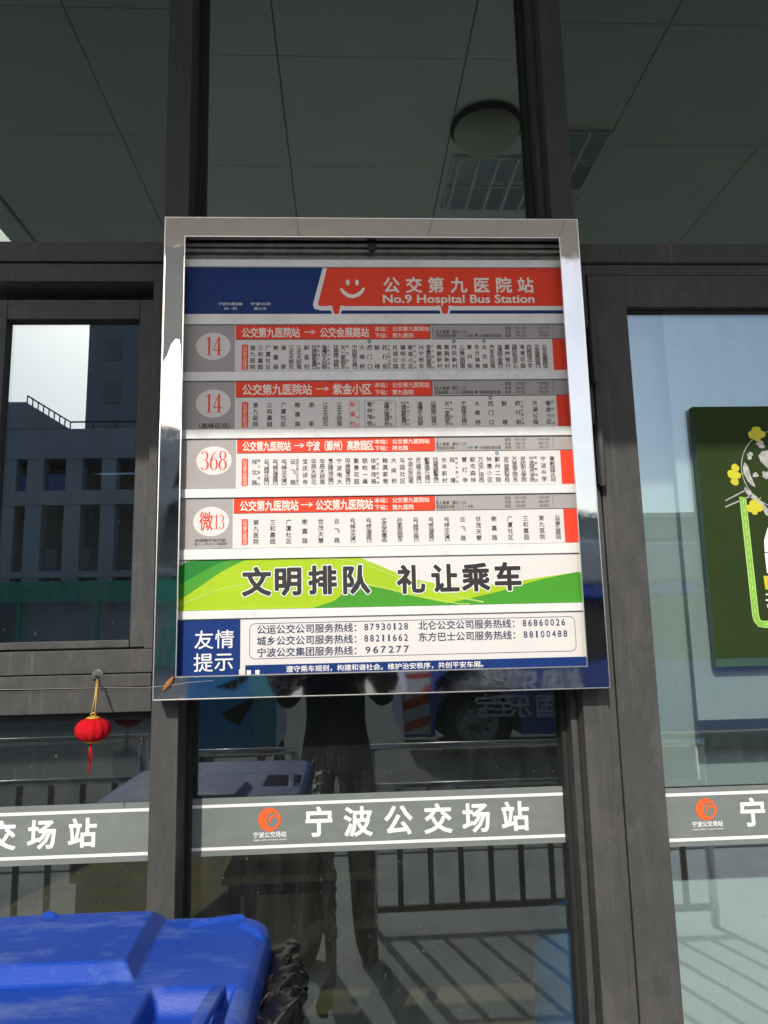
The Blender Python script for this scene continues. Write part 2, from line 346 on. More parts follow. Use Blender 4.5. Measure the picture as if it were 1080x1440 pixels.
# glass door right of the board
DX = 0.6635
door = MB()
door.box(0.5745, DX, 0.006, 0.06, 0.10, 2.3165, ALU); door.box(1.46, 1.55, 0.006, 0.06, 0.10, 2.3165, ALU)
door.box(DX, 1.46, 0.007, 0.06, 2.2385, 2.3165, ALU); door.box(DX, 1.46, 0.007, 0.06, 0.10, 0.30, ALU)
door.box(0.5535, 0.5725, 0.010, 0.08, 0.02, 2.345, ALU); door.box(1.551, 1.598, 0.010, 0.08, 0.02, 2.345, ALU)
door.box(0.5725, 1.551, 0.0105, 0.08, 2.3185, 2.3455, ALU)
door = door.build('glass_door', bld, 0.0015)
P_DOOR = pane(DX-0.001, 1.461, 0.299, 2.2395, 0.03, G_DOOR, parent=door, name='door_glass')
for z0, z1 in ((2.052, 2.183), (1.815, 1.955)):
    hb = MB(); hb.box(0.5615, 0.580, -0.012, 0.006, z0, z1, GASKET); hb.tube([(0.5705, -0.015, z0-0.006), (0.5705, -0.015, z1+0.004)], 0.0075, ALU)
    hb.build('hinge', door, 0.001)
gk = MB(); gk.box(DX, 1.46, 0.022, 0.0295, 2.2315, 2.2383, GASKET); gk.box(DX, DX+0.0035, 0.022, 0.0295, 0.30, 2.2315, GASKET); gk.build('gasket', door)
hd = MB(); hd.tube([(1.40, 0.03, 0.98), (1.40, -0.04, 0.98), (1.40, -0.04, 1.28), (1.40, 0.03, 1.28)], 0.011, RAILSTEEL); hd.build('door_handle', door)

# bands of grey film with lettering across the panes
def band(x0, x1, y, zb, zt, lines, fn, parent, lab):
    b = MB(); b.box(x0, x1, y-0.0006, y-0.0001, zb, zt, BAND)
    for z in lines: b.rect(x0, x1, z-0.0032, z+0.0032, y-0.0009, WHITEP)
    fn(b, y-0.0010)
    return b.build('safety_band', parent, label=lab)
def logo(b, cx, cz, r, y):
    b.poly(arcpts(cx, cz, r, r, 0, 360, 40)[:-1], y, ORANGE)
    b.poly(arcpts(cx+0.33*r, cz-0.06*r, 0.60*r, 0.62*r, 0, 360, 32)[:-1], y-0.0002, BAND)
    stroke(b, arcpts(cx+0.42*r, cz-0.12*r, 0.42*r, 0.42*r, -100, 200, 26), [r*(0.04+0.17*min(1, i/12)) for i in range(27)], y-0.0004, ORANGE)
    stroke(b, arcpts(cx+0.30*r, cz-0.02*r, 0.66*r, 0.66*r, -60, 75, 20), [r*0.13]*21, y-0.0005, ORANGE)
def mid_text(b, y):
    p = at(379, 1152.5, y); r = 0.0245
    logo(b, p.x, p.z, r, y)
    a, c = at(356, 1172, y), at(403, 1174, y); zc = at(380, 1173.5, y).z
    line_of(b, '宁波公交场站', a.x, c.x, zc, 0.0125, y, WHITEP, 0.018)
    z = at(380, 1181, y).z; fit(b, 'ningbo public transport station', a.x, c.x, z-0.0022, z+0.0022, y, WHITEP, 0.01)
    for ch, px, py in (('宁', 448.5, 1155.5), ('波', 503.5, 1155), ('公', 560, 1153), ('交', 616, 1151), ('场', 670, 1149.5), ('站', 724.5, 1147.5)):
        q = at(px, py, y); char(b, ch, q.x, q.z, 0.0640, 0.0640, y, WHITEP, 0.027)
zt, zb = at(538, 1114, GY).z, at(538, 1194.7, GY).z
band(-0.3465, 0.4815, GY, zb, zt, (at(538, 1125.3, GY).z, at(538, 1184.5, GY).z), mid_text, P_MID, 'grey film band with white lettering across the middle pane')
def left_text(b, y):
    q = at(124, 1171, y); pitch = 0.0565*1.46
    for i, ch in enumerate('站场交公波宁'): char(b, ch, q.x+0.0-i*0.0815-0.012, q.z+0.0003, 0.0600, 0.0600, y, WHITEP, 0.027)
LYB = 0.06
band(-1.542, -0.405, LYB, at(104, 1214.7, LYB).z, at(104, 1131, LYB).z, (at(104, 1142, LYB).z, at(104, 1204, LYB).z), left_text, P_LEFT, 'grey film band ending in three large white characters on the left pane')
def door_text(b, y):
    q = at(993, 1138, y); logo(b, q.x, q.z, 0.0225, y)
    a, c = at(973, 1158, y), at(1017, 1160, y); zc = at(995, 1158.5, y).z
    line_of(b, '宁波公交场站', a.x, c.x, zc, 0.0118, y, WHITEP, 0.018)
    z = at(995, 1166, y).z; fit(b, 'ningbo public transport station', a.x, c.x, z-0.002, z+0.002, y, WHITEP, 0.01)
    q = at(1058.5, 1142, y)
    for i, ch in enumerate('宁波公交场站'): char(b, ch, q.x+i*0.083, q.z, 0.0600, 0.0600, y, WHITEP, 0.027)
DYB = 0.03
band(DX+0.0005, 1.459, DYB, at(1010, 1188.3, DYB).z, at(1010, 1106, DYB).z, (at(1010, 1115.5, DYB).z, at(1010, 1179, DYB).z), door_text, P_DOOR, 'grey film band with round orange emblem across the door glass')

# soffit of square metal panels and the roof edge
SOF = mat('soffit_panel', (0.84, 0.785, 0.69), 0.55, 0, 0.04, 3, 0.02, 30)
sf = MB()
ys = [-0.005, -0.39, -0.98, -1.57, -2.03]
x = -1.46
while x < 7:
    for a, b_ in zip(ys, ys[1:]): sf.box(x+0.0018, x+0.6282, b_+0.001, a-0.001, 3.40, 3.42, SOF)
    x += 0.63
sf.box(-1.47, 7.1, -2.03, -0.004, 3.421, 3.44, GASKET)
sf.build('soffit', bld, 0.002)
rf = MB(); rf.box(-1.575, 7.2, -2.055, -2.032, 3.392, 3.85, SOF); rf.box(-1.575, -1.472, -2.033, 0.1, 3.39, 3.85, SOF); rf.box(-1.471, 7.2, -2.033, 8, 3.45, 3.80, SOF)
rf.build('roof', bld, 0.004)
wm = MB(); WALLM = mat('plaster', (0.30, 0.30, 0.29), 0.9, 0, 0.05, 4)
wm.box(-2.9, 2.95, 7, 7.2, 0.0, 3.39, WALLM); wm.box(-3.1, -2.9, 0.1, 7.2, 0.0, 3.449, WALLM); wm.box(2.956, 7.2, -0.1, 0.2, 0.0, 3.39, WALLM); wm.box(2.956, 3.15, 0.2, 7.2, 0, 3.39, WALLM)
wm.box(-2.89, 2.95, 0.17, 7, 3.41, 3.44, WALLM)
wm.build('interior_wall', bld)
fl = MB(); fl.box(-2.89, 2.95, 0.17, 6.99, 0.0, 0.012, mat('tan_floor', (0.34, 0.25, 0.15), 0.45, 0, 0.10, 5)); fl.build('floor', kind='structure')

# ================================================================ timetable board
brd = thing('timetable_board', 'large bus timetable board in a polished steel frame hung on the window front', 'sign', (0.0765, 0, 1.379))
OX0, OX1, OZ0, OZ1 = -0.387, 0.5395, 1.379, 2.421
IX0, IX1, IZ0, IZ1 = -0.3425, 0.495, 1.4235, 2.3755
FY = -0.055
def rail(pts_out, pts_in, wav):
    """one mitred face of the frame: slightly wavy sheet with turned edges"""
    b = MB(); n = 40; m_ = 6; vs = []; fs = []
    for i in range(n+1):
        t = i/n; o = Vector(pts_out[0]).lerp(Vector(pts_out[1]), t); q = Vector(pts_in[0]).lerp(Vector(pts_in[1]), t)
        for j in range(m_+1):
            s = j/m_; p = o.lerp(q, s); e = min(s, 1-s)
            y = FY+wav(t, s)
            vs.append((p.x, y, p.y))
    w = m_+1
    for i in range(n):
        for j in range(m_): fs.append((i*w+j, i*w+j+1, (i+1)*w+j+1, (i+1)*w+j))
    b.add(vs, fs, STEEL, True)
    k = 0
    for (P, yy) in ((pts_out, -0.0005), (pts_in, -0.020)):
        a, c = Vector(P[0]), Vector(P[1])
        b.add([(a.x, FY+0.0003, a.y), (c.x, FY+0.0003, c.y), (c.x, yy, c.y), (a.x, yy, a.y)], [(0, 1, 2, 3)], STEEL)
    return b.build('frame_rail', brd)
nz = lambda a, b, s: noise.noise(Vector((a, b, s)))
rail(((OX0, OZ1), (OX1, OZ1)), ((IX0, IZ1), (IX1, IZ1)), lambda t, s: 0.0003*nz(t*5, s, 1))
rail(((OX1, OZ1), (OX1, OZ0)), ((IX1, IZ1), (IX1, IZ0)), lambda t, s: 0.0003*nz(t*6, s, 4)+0.0004*(s-.5)*nz(t*4, 0, 9))
rail(((OX1, OZ0), (OX0, OZ0)), ((IX1, IZ0), (IX0, IZ0)), lambda t, s: 0.0010*(1-s)+0.0003*nz(t*8, s, 7)+0.0005*(s-.5)*nz(t*5, 0, 3))
rail(((OX0, OZ0), (OX0, OZ1)), ((IX0, IZ0), (IX0, IZ1)), lambda t, s: 0.0003*nz(t*6, s, 12)+0.0006*(s-.5)*nz(t*5, 0, 5))
LIP = mat('steel_edge', (0.82, 0.81, 0.78), 0.32, 1.0, 0.05, 60)
lp = MB(); e_ = 0.0011
lp.box(OX0-0.0006, OX0+e_, FY-0.0007, FY+0.004, OZ0-0.0006, OZ1+0.0006, LIP); lp.box(OX1-e_, OX1+0.0006, FY-0.0007, FY+0.004, OZ0-0.0006, OZ1+0.0006, LIP)
lp.box(OX0+e_, OX1-e_, FY-0.0007, FY+0.004, OZ0-0.0006, OZ0+e_, LIP); lp.box(OX0+e_, OX1-e_, FY-0.0007, FY+0.004, OZ1-e_, OZ1+0.0006, LIP)
lp.box(IX0-e_, IX0+0.0006, FY-0.0005, FY+0.006, IZ0-e_, IZ1+e_, LIP); lp.box(IX1-0.0006, IX1+e_, FY-0.0005, FY+0.006, IZ0-e_, IZ1+e_, LIP)
lp.box(IX0+0.0006, IX1-0.0006, FY-0.0005, FY+0.010, IZ0-e_, IZ0+0.0009, LIP); lp.box(IX0+0.0006, IX1-0.0006, FY-0.0005, FY+0.006, IZ1-0.0006, IZ1+e_, LIP)
lp.build('frame_edge', brd)
bk = MB(); bk.box(OX0+0.004, OX1-0.004, -0.019, -0.001, OZ0+0.004, OZ1-0.004, GASKET); bk.build('backing_panel', brd, label='black backing panel')
BY = -0.030
# channel with lock above the prints
ch_ = MB(); CHM = mat('grey_channel', (0.16, 0.155, 0.14), 0.5, 0.3, 0.3, 40, dirt=(0.3, 0.28, 0.24), dirt_amt=0.5, dirt_scale=40)
ch_.box(IX0-0.003, IX1+0.003, -0.026, -0.0195, 2.333, 2.372, CHM); ch_.box(IX0-0.003, IX1+0.003, -0.036, -0.026, 2.349, 2.3565, CHM); ch_.box(IX0-0.003, IX1+0.003, -0.034, -0.026, 2.3635, 2.372, CHM)
ch_.build('top_channel', brd, 0.001)
lk = MB(); q = at(523, 349, -0.04); lk.lathe([(0.0, -0.046), (0.0065, -0.046), (0.008, -0.044), (0.008, -0.024), (0, -0.024)], (q.x, 0, q.z), GASKET, 20, 'y'); lk.box(q.x-0.010, q.x+0.010, -0.037, -0.024, q.z-0.002, q.z+0.016, GASKET); lk.build('lock', brd)
# white slot strips that hold the prints
LX0, LX1 = IX0-0.003, IX1+0.003
ROWS = dict(head=(2.204, 2.3145), r1=(2.071, 2.179), r2=(1.9415, 2.049), r3=(1.8115, 1.920), r4=(1.683, 1.791), green=(1.5555, 1.660), note=(1.4236, 1.537))
edges = sorted(ROWS.values(), reverse=True); gaps = [(edges[0][1], 2.333)]+[(b_[1], a[0]) for a, b_ in zip(edges, edges[1:])]
for a, b_ in gaps:
    s_ = MB(); s_.box(LX0, LX1, -0.0345, -0.0195, a+0.0006, b_-0.0006, SLOT); s_.build('slot_strip', brd, 0.0008)
def Xp(px, py): return at(px, py, BY).x
def Zp(px, py): return at(px, py, BY).z
Y1, Y2, Y3, Y4 = -0.0302, -0.0305, -0.0308, -0.0311
def panel(name, key, base, label=None):
    b = MB(); z0, z1 = ROWS[key]; b.box(LX0, LX1, BY, -0.0195, z0+0.0002, z1-0.0002, base)
    return b.build(name, brd, label=label)
def pt(px, py): q = at(px, py, BY); return (q.x, q.z)

# header: red bus shape with a smile
hp = panel('header_panel', 'head', NAVYP, 'navy header with a red bus shape and station name'); d = MB()
z0, z1 = ROWS['head']
zr = Zp(620, 430.5); zw = Zp(620, 436.5)
xA, xB = Xp(460, 379), Xp(447, 430)
d.poly([(xA-0.010, z1-0.0003), (LX1-0.0003, z1-0.0003), (LX1-0.0003, zw), (xB+0.006, zw), (xB-0.008, zw+0.004), (xB-0.011, zr+0.004)], Y1, WHITEP)
d.poly([(xA, z1-0.0003), (LX1-0.0003, z1-0.0003), (LX1-0.0003, zr), (xB+0.004, zr), (xB, zr+0.005)], Y2, REDP)
for px in (473, 625.5):
    c = pt(px, 434); r = 0.0115
    d.poly([(c[0]-r*1.5, zr+0.001), (c[0]-r, c[1]-0.007)]+arcpts(c[0], c[1]-0.005, r, 0.0128, 180, 360, 14)+[(c[0]+r, c[1]-0.007), (c[0]+r*1.5, zr+0.001)], Y2-0.0001, WHITEP)
    d.poly([(c[0]-r*0.85, zr+0.003)]+arcpts(c[0], c[1]-0.005, r*0.6, 0.0095, 180, 360, 14)+[(c[0]+r*0.85, zr+0.003)], Y3, REDP)
for px in (489, 502):
    c = pt(px, 397.5); d.poly(arcpts(c[0], c[1], 0.0042, 0.0070, 0, 360, 20)[:-1], Y3, CREAMP)
pts = [pt(*q) for q in ((479, 406), (483, 411), (489, 415.5), (496, 417), (503, 415), (508.5, 410.5), (512, 405))]
stroke(d, pts, [0.005, 0.008, 0.009, 0.009, 0.009, 0.008, 0.005], Y3, CREAMP)
for ch, px in zip('公交第九医院站', (550.5, 582, 613, 645, 677, 708, 739)): c = pt(px, 401); char(d, ch, c[0], c[1], 0.0385, 0.0395, Y3, CREAMP, 0.022)
a, b_ = pt(538.5, 427), pt(751, 414); fit(d, 'No.9 Hospital Bus Station', a[0], b_[0], Zp(645, 430.0), Zp(645, 414.5), Y4, CREAMP, 0.022)
for t_, x0, x1, yy in (('宁波交通运输', 307, 341, 427.5), ('扫一扫', 315, 333, 434), ('宁波公交', 352, 381, 427.5), ('微公交', 357, 375, 434)):
    line_of(d, t_, Xp(x0, yy), Xp(x1, yy), Zp((x0+x1)/2, yy), 0.0072, Y2, WHITEP, 0.01)
d.build('lettering', hp)

# four route strips
def pill(d, x0, x1, z0, z1, y, m_, r):
    pts = arcpts(x1-r, z1-r, r, r, 0, 90, 6)+arcpts(x0+r, z1-r, r, r, 90, 180, 6)+arcpts(x0+r, z0+r, r, r, 180, 270, 6)+arcpts(x1-r, z0+r, r, r, 270, 360, 6)
    d.poly(pts, y, m_)
def outline(d, x0, x1, z0, z1, r, w, y, m_):
    pts = arcpts(x1-r, z1-r, r, r, 0, 90, 6)+arcpts(x0+r, z1-r, r, r, 90, 180, 6)+arcpts(x0+r, z0+r, r, r, 180, 270, 6)+arcpts(x1-r, z0+r, r, r, 270, 360, 6)
    stroke(d, pts+[pts[0], pts[1]], [w]*(len(pts)+2), y, m_)
def dashes(d, x0, x1, z0, z1, y, m_):
    for (ax, az, bx, bz) in ((x0, z0, x1, z0), (x0, z1, x1, z1), (x0, z0, x0, z1), (x1, z0, x1, z1)):
        L_ = math.hypot(bx-ax, bz-az); n = int(L_/0.006)
        for i in range(n):
            t0, t1 = i/n, (i+0.55)/n; d.line([(ax+(bx-ax)*t0, az+(bz-az)*t0), (ax+(bx-ax)*t1, az+(bz-az)*t1)], 0.0009, y, m_)
def route(key, num, ymid, xhead, xgrey, hsplit, terminals, nxt, info, times, circ, stops, cz_, lab, sub=None, tagx=(777, 794)):
    z0, z1 = ROWS[key]; p_ = panel('route_strip', key, PAPER, lab)
    X = lambda px: Xp(px, ymid)
    zs = z1-(z1-z0)*hsplit                       # foot of the red headline
    b = MB(); b.rect(LX0, X(xhead)-0.0012, z0+0.0004, z1-0.0004, Y1, GREYP); cx, cz = circ
    b.poly(arcpts(X(cx), z1-(z1-z0)*cz, 0.0375, 0.0315, 0, 360, 40)[:-1], Y2, PAPER); ccz = z1-(z1-z0)*cz
    w = 0.0150
    if num == '14':
        digit(b, '1', X(cx)-0.0185, X(cx)-0.001, ccz-0.0205, ccz+0.0215, Y3, REDP); digit(b, '4', X(cx)-0.0005, X(cx)+0.0185, ccz-0.0205, ccz+0.0215, Y3, REDP)
    elif num == '368':
        for i, c in enumerate(num): digit(b, c, X(cx)-0.0275+i*0.0185, X(cx)-0.0275+i*0.0185+0.0175, ccz-0.0205, ccz+0.0215, Y3, REDP)
    else:
        char(b, '微', X(cx)-0.0105, ccz+0.001, 0.0285, 0.043, Y3, REDP, 0.012)
        digit(b, '1', X(cx)+0.0050, X(cx)+0.0160, ccz-0.0165, ccz+0.0145, Y3, REDP); digit(b, '3', X(cx)+0.0165, X(cx)+0.0280, ccz-0.0165, ccz+0.0145, Y3, REDP)
    if sub:
        for (t_, x0, x1, zz, h) in sub: line_of(b, t_, X(x0), X(x1), z1-(z1-z0)*zz, h, Y2, INK, 0.012)
    b.build('route_badge', p_)
    h = MB(); h.rect(X(xhead)+0.0008, X(xgrey), zs, z1-0.0006, Y1, REDP); h.rect(X(xhead)+0.0008, X(xgrey), zs-0.0014, zs, Y1, INK); h.rect(X(xgrey), X(xgrey)+0.0012, zs, z1-0.0006, Y2, INK)
    h.rect(X(xgrey)+0.003, LX1-0.0002, zs, z1-0.0006, Y1, GREYP); h.rect(X(xgrey)+0.003, LX1-0.0002, zs-0.0014, zs, Y1, INK)
    h.rect(X(tagx[0]), X(tagx[1])+0.006, z0+0.001, zs-0.0016, Y1, REDP)
    h.rect(LX0, LX1, z1-0.0006, z1-0.0003, Y3, INK); h.rect(LX0, LX1, z0+0.0003, z0+0.0007, Y3, INK)
    zc = (z1-0.0006+zs)/2; hh = (z1-zs)
    for (t_, x0, x1) in terminals: line_of(h, t_, X(x0), X(x1), zc-0.001, hh*0.74, Y2, CREAMP, 0.022, 1.02) if t_ != '→' else (h.rect(X(x0), X(x1)-0.004, zc-0.0009, zc+0.0009, Y2, CREAMP), h.line([(X(x1)-0.008, zc+0.0045), (X(x1), zc), (X(x1)-0.008, zc-0.0045)], 0.0018, Y2, CREAMP))
    za, zb_ = z1-hh*0.29, z1-hh*0.76
    line_of(h, '本站：', X(527), X(551), za, hh*0.36, Y2, CREAMP, 0.015); line_of(h, '公交第九医院站', X(552), X(605), za, hh*0.36, Y2, CREAMP, 0.015)
    line_of(h, '下站：', X(527), X(551), zb_, hh*0.36, Y2, CREAMP, 0.015); line_of(h, nxt, X(552), X(552)+(X(605)-X(552))*len(nxt)/7, zb_, hh*0.36, Y2, CREAMP, 0.015)
    h.rect(X(xgrey)+0.006, X(xgrey)+0.0068, zs+0.003, z1-0.004, Y2, INK)
    line_of(h, '无人售票', X(613), X(633), z1-hh*0.52, hh*0.26, Y2, INK, 0.006); line_of(h, '票价二元', X(637), X(657), z1-hh*0.52, hh*0.26, Y2, INK, 0.006)
    line_of(h, info[0], X(613), X(666), z1-hh*0.80, hh*0.26, Y2, INK, 0.006)
    if info[1]:
        c = X(670.5); h.poly(arcpts(c, z1-hh*0.78, 0.0035, 0.0035, 0, 360, 16)[:-1], Y2, TEALP); line_of(h, info[1], X(675), X(705), z1-hh*0.80, hh*0.24, Y2, INK, 0.006)
    for i, row in enumerate(times):
        zz = z1-hh*(0.24+0.28*i)
        line_of(h, row[0], X(711), X(720), zz, hh*0.25, Y2, INK, 0.006)
        for t_, xc in zip(row[1:], (733, 766)):
            vs, _ = glyph(t_, 0.0, 3); wd = min(0.0042*len(t_), 0.036)
            fit(h, t_, X(xc)-wd/2, X(xc)+wd/2, zz-hh*0.095, zz+hh*0.095, Y2, INK, 0.0)
    h.rect(X(779), X(779)+0.0007, zs+0.003, z1-0.003, Y2, INK)
    # stops, written downwards
    ztop, zbot = z1-(z1-z0)*cz_[0], z1-(z1-z0)*cz_[1]
    pill(h, X(340), X(349), zbot-0.001, ztop+0.0015, Y1, REDP, 0.003); column(h, '公交第九医院站', X(344.5), zbot, ztop, 0.0095, Y2, CREAMP, 0.0)
    for st in stops:
        n_, px = st[0], st[1]; m_ = REDP if len(st) > 2 and st[2] == 'r' else INK
        column(h, n_, X(px), zbot, ztop, 0.0122, Y2, m_, 0.008)
        if len(st) > 2 and st[2] not in ('r', 'm'): column(h, '︵'.replace('︵', '')+st[2], X(px)+0.0092, zbot, ztop, 0.0064, Y2, INK, 0.0)
        if len(st) > 3:
            column(h, st[3], X(px)+0.0096, zbot, ztop, 0.0064, Y2, m_, 0.0)
        if 'm' in st[2:]:
            stroke(h, arcpts(X(px), (ztop+zs)/2+0.0005, 0.0030, 0.0030, 0, 360, 14), [0.0022]*15, Y2, TEALP)
    return p_, h, X, z0, z1, ztop, zbot
S1 = ['第九医院', '三和嘉园', '广厦社区', '榭嘉路', '谢家', '江北大桥北', '江北大桥南', '新星村']
st1 = [(n_, 355.5+10.8*i) for i, n_ in enumerate(S1)]+[('环城西路新星路口', 442, '青林湾广场站'), ('海曙区人武部', 456, '人民武装部站'), ('环城西路中山西路口', 472.5), ('天一家园东', 482.5, '青林湾站'), ('中山西路文化路口', 498.5), ('大卿桥', 509), ('西门口', 519.5, 'm'), ('鼓楼', 530), ('药行街', 541, '宁波日报大楼站'), ('月湖公园', 555.5), ('镇明小区', 566.5), ('紫金小区', 577, '灵桥市场站'), ('兴宁桥东', 592), ('李惠利医院', 602.5, '兴宁桥东站'), ('黄鹂新村', 617.5), ('紫鹃新村', 628), ('丹凤新村', 638.5, 'm'), ('儿童公园南', 649.5), ('青兴街', 660), ('东方商务', 670.5), ('太古城', 681, 'm'), ('汽车东站南', 691.5), ('沧海路宁穿路口', 702.5), ('嘉州银行', 713), ('国际航运中心', 723.5), ('海港花园', 734), ('四眼碶中学', 744), ('宁穿路桑田路口', 755), ('公交会展路站', 765.5)]
T1 = (('车别', '5月-10月', '11月-4月'), ('头班', '05:15', '05:15'), ('末班', '19:20', '19:00'))
p1, h1, *_ = route('r1', '14', 489, 331, 605.5, 0.305, (('公交第九医院站', 339.5, 422), ('→', 428, 443.5), ('公交会展路站', 450, 519.5)), '第九医院', ('计划配发车间隔7-10分钟', '可换乘轨道交通'), T1, (300, 0.455), st1, (0.435, 0.955), 'top grey and red route strip numbered 14')
h1.build('lettering', p1)
S2 = ['第九医院', '三和嘉园', '广厦社区', '榭嘉路', '谢家', '江北大桥北', '江北大桥南']
st2 = [(n_, 359.5+19.6*i) for i, n_ in enumerate(S2)]+[('新星村', 496, 'r', '上下客站'), ('青林湾街', 519.5, '下下客站'), ('海曙外国语学校', 543.5, '下下客站'), ('环城西路新星路口', 567.5, '青林湾广场站'), ('海曙区人武部', 590.5), ('环城西路中山西路口', 609.5), ('天一家园东', 628.5, '青林湾站'), ('中山西路文化路口', 652), ('大卿桥', 671), ('西门口', 690, 'm'), ('鼓楼', 709), ('药行街', 728, '宁波日报大楼'), ('月湖公园', 752), ('紫金小区', 771, '灵桥市场')]
T2 = (('车别', '上午高峰区间', '下午高峰区间'), ('头班', '06:00', '16:07'), ('末班', '07:50', '18:20'))
p2, h2, X, z0, z1, zt_, zb_ = route('r2', '14', 570, 331, 608.5, 0.325, (('公交第九医院站', 340.5, 439), ('→', 444, 462.5), ('紫金小区', 468, 523)), '第九医院', ('早高峰间隔15-20分钟晚间隔', '换乘轨道交通'), T2, (300, 0.46), st2, (0.445, 0.955), 'grey and red route strip numbered 14 for peak hours', sub=(('（高峰区间）', 274, 330, 0.92, 0.0125),), tagx=(783, 800))
dashes(h2, X(491), X(505.5), zb_-0.002, zt_+0.003, Y3, REDP); dashes(h2, X(512.5), X(556), zb_-0.002, zt_+0.003, Y3, INK)
h2.build('lettering', p2)
st3 = [('祥北路', 358, '第九医院站')]+[(n_, 375+12.3*i) for i, n_ in enumerate(('云飞路祥北路口', '云飞路北海南路口', '云飞路江北大道口'))]+[('云飞路', 412, '湖西北路江北大道口'), ('宝庆讲寺', 429), ('华辰大桥北', 441), ('华辰大桥南', 453), ('育才路环城北路口', 465), ('宁波电大', 477), ('范江岸路育才路口', 489), ('繁景花园', 501), ('银柏一巢', 513), ('体育场路', 525, '宁波大剧院站'), ('翰莫家巷', 541.5), ('大闸桥', 553.5), ('马园社区', 565.5), ('宁波火车站南', 577), ('尹江路三市路口', 588.5), ('鄞奉路尹江路口', 600.5), ('环城南路鄞奉路口', 612.5), ('长丰新村', 624.5), ('段塘', 636, '联丰中路口站'), ('慧灯寺', 653), ('都市森林', 664.5), ('万达广场西', 676), ('钟惠小区', 688), ('鄞州二院', 699.5, 'm'), ('浙江医药学校', 712), ('万里学院东', 723.5), ('浙纺职业学院', 735.5), ('宁波城市学院', 747.5, '南高教园区'), ('宁波中学', 764), ('高教园区站', 776.5)]
T3 = (('车别', '5月-10月', '11月-4月'), ('头班', '06:15', '06:15'), ('末班', '20:15', '20:15'))
p3, h3, *_ = route('r3', '368', 651, 332.5, 612, 0.285, (('公交第九医院站', 341, 409), ('→', 413.5, 428), ('宁波（鄞州）高教园区', 431, 526)), '祥北路', ('计划配发车间隔10-20分钟', '可换乘轨道交通'), T3, (301, 0.435), st3, (0.415, 0.945), 'pale grey and red route strip numbered 368', tagx=(788.5, 806))
h3.build('lettering', p3)
st4 = [('第九医院', 360), ('三和嘉园', 383.5), ('广厦社区', 406), ('榭嘉路', 428.5), ('世茂天慧', 451), ('云飞路', 473.5), ('云飞路江北大道口', 496), ('云飞路北海南路口', 518.5), ('宁波大学附属学校', 540), ('孙家丽园东', 562), ('云飞路祥北路口', 584.5), ('云飞路北海南路口', 606), ('云飞路江北大道口', 628), ('云飞路', 650.5), ('世茂天慧', 672.5), ('榭嘉路', 694.5), ('广厦社区', 717), ('三和嘉园', 739), ('第九医院', 761.5), ('公交第九医院站', 784)]
T4 = (('车别', '5月-10月', '11月-4月'), ('头班', '06:30', '06:30'), ('末班', '18:00', '18:00'))
p4, h4, *_ = route('r4', '微13', 733, 328, 612, 0.30, (('公交第九医院站', 337, 420), ('→', 423, 440), ('公交第九医院站', 444, 525)), '第九医院', ('计划配发车间隔12-30分钟', None), T4, (297, 0.46), st4, (0.435, 0.925), 'pale grey and red route strip numbered 微13', sub=(('本线路开自行驶', 274, 318, 0.83, 0.007), ('自2014年2月19日起试运行', 274, 320, 0.90, 0.006)), tagx=(793, 813))
h4.build('lettering', p4)

# green slogan strip
gp = panel('slogan_strip', 'green', PAPER, 'white strip with green waves and four plus four bold characters'); z0, z1 = ROWS['green']; d = MB()
def wave(pts, y, m_): d.poly([(max(LX0+0.0002, min(LX1-0.0002, a)), max(z0+0.0004, min(z1-0.0004, b_))) for a, b_ in (pt(*q) for q in pts)], y, m_)
def smooth_px(k, n=8):
    out = []
    for i in range(len(k)-1):
        p0, p1, p2, p3 = k[max(i-1, 0)], k[i], k[i+1], k[min(i+2, len(k)-1)]
        for j in range(n):
            t = j/n; out.append(tuple(0.5*((2*p1[c])+(-p0[c]+p2[c])*t+(2*p0[c]-5*p1[c]+4*p2[c]-p3[c])*t*t+(-p0[c]+3*p1[c]-3*p2[c]+p3[c])*t**3) for c in (0, 1)))
    return out+[k[-1]]
top_edge = smooth_px([(254, 796), (270, 788), (300, 785), (480, 782), (520, 790), (560, 806), (610, 820), (660, 824), (710, 820), (760, 812), (816, 804)])
wave(top_edge+[(822, 862), (240, 868)], Y1, LIMEP)
wave(smooth_px([(640, 846), (700, 832), (760, 815), (818, 803)])+[(822, 860), (600, 862)], Y1-0.0001, GREENP)
wave([(690, 866)]+smooth_px([(690, 858), (740, 838), (780, 826), (820, 820)])+[(824, 866)], Y1-0.00015, GREENP)
wave([(240, 800), (254, 796), (262, 790), (292, 785)]+smooth_px([(330, 785), (300, 796), (275, 810), (250, 824)])+[(240, 830)], Y1-0.0001, DGREENP)
wave(smooth_px([(250, 824), (275, 810), (300, 796), (330, 785)])+[(352, 784)]+smooth_px([(352, 784), (315, 802), (285, 822), (250, 846)]), Y1-0.0002, GREENP)
wave(smooth_px([(500, 821), (540, 828), (590, 840), (650, 852)])+[(650, 866), (440, 866), (470, 845)], Y1-0.0002, GREENP)
for k, w in (([(250, 852), (300, 832), (350, 821), (420, 816), (500, 819), (580, 836), (660, 852)], 0.0016), ([(440, 784), (500, 790), (560, 812), (620, 834), (680, 847)], 0.0016), ([(500, 786), (560, 806), (640, 836), (680, 846)], 0.001)):
    stroke(d, [(a, max(z0+0.002, min(z1-0.002, b_))) for a, b_ in (pt(*q) for q in smooth_px(k))], [w]*(len(smooth_px(k))), Y1-0.0004, PALELIME)
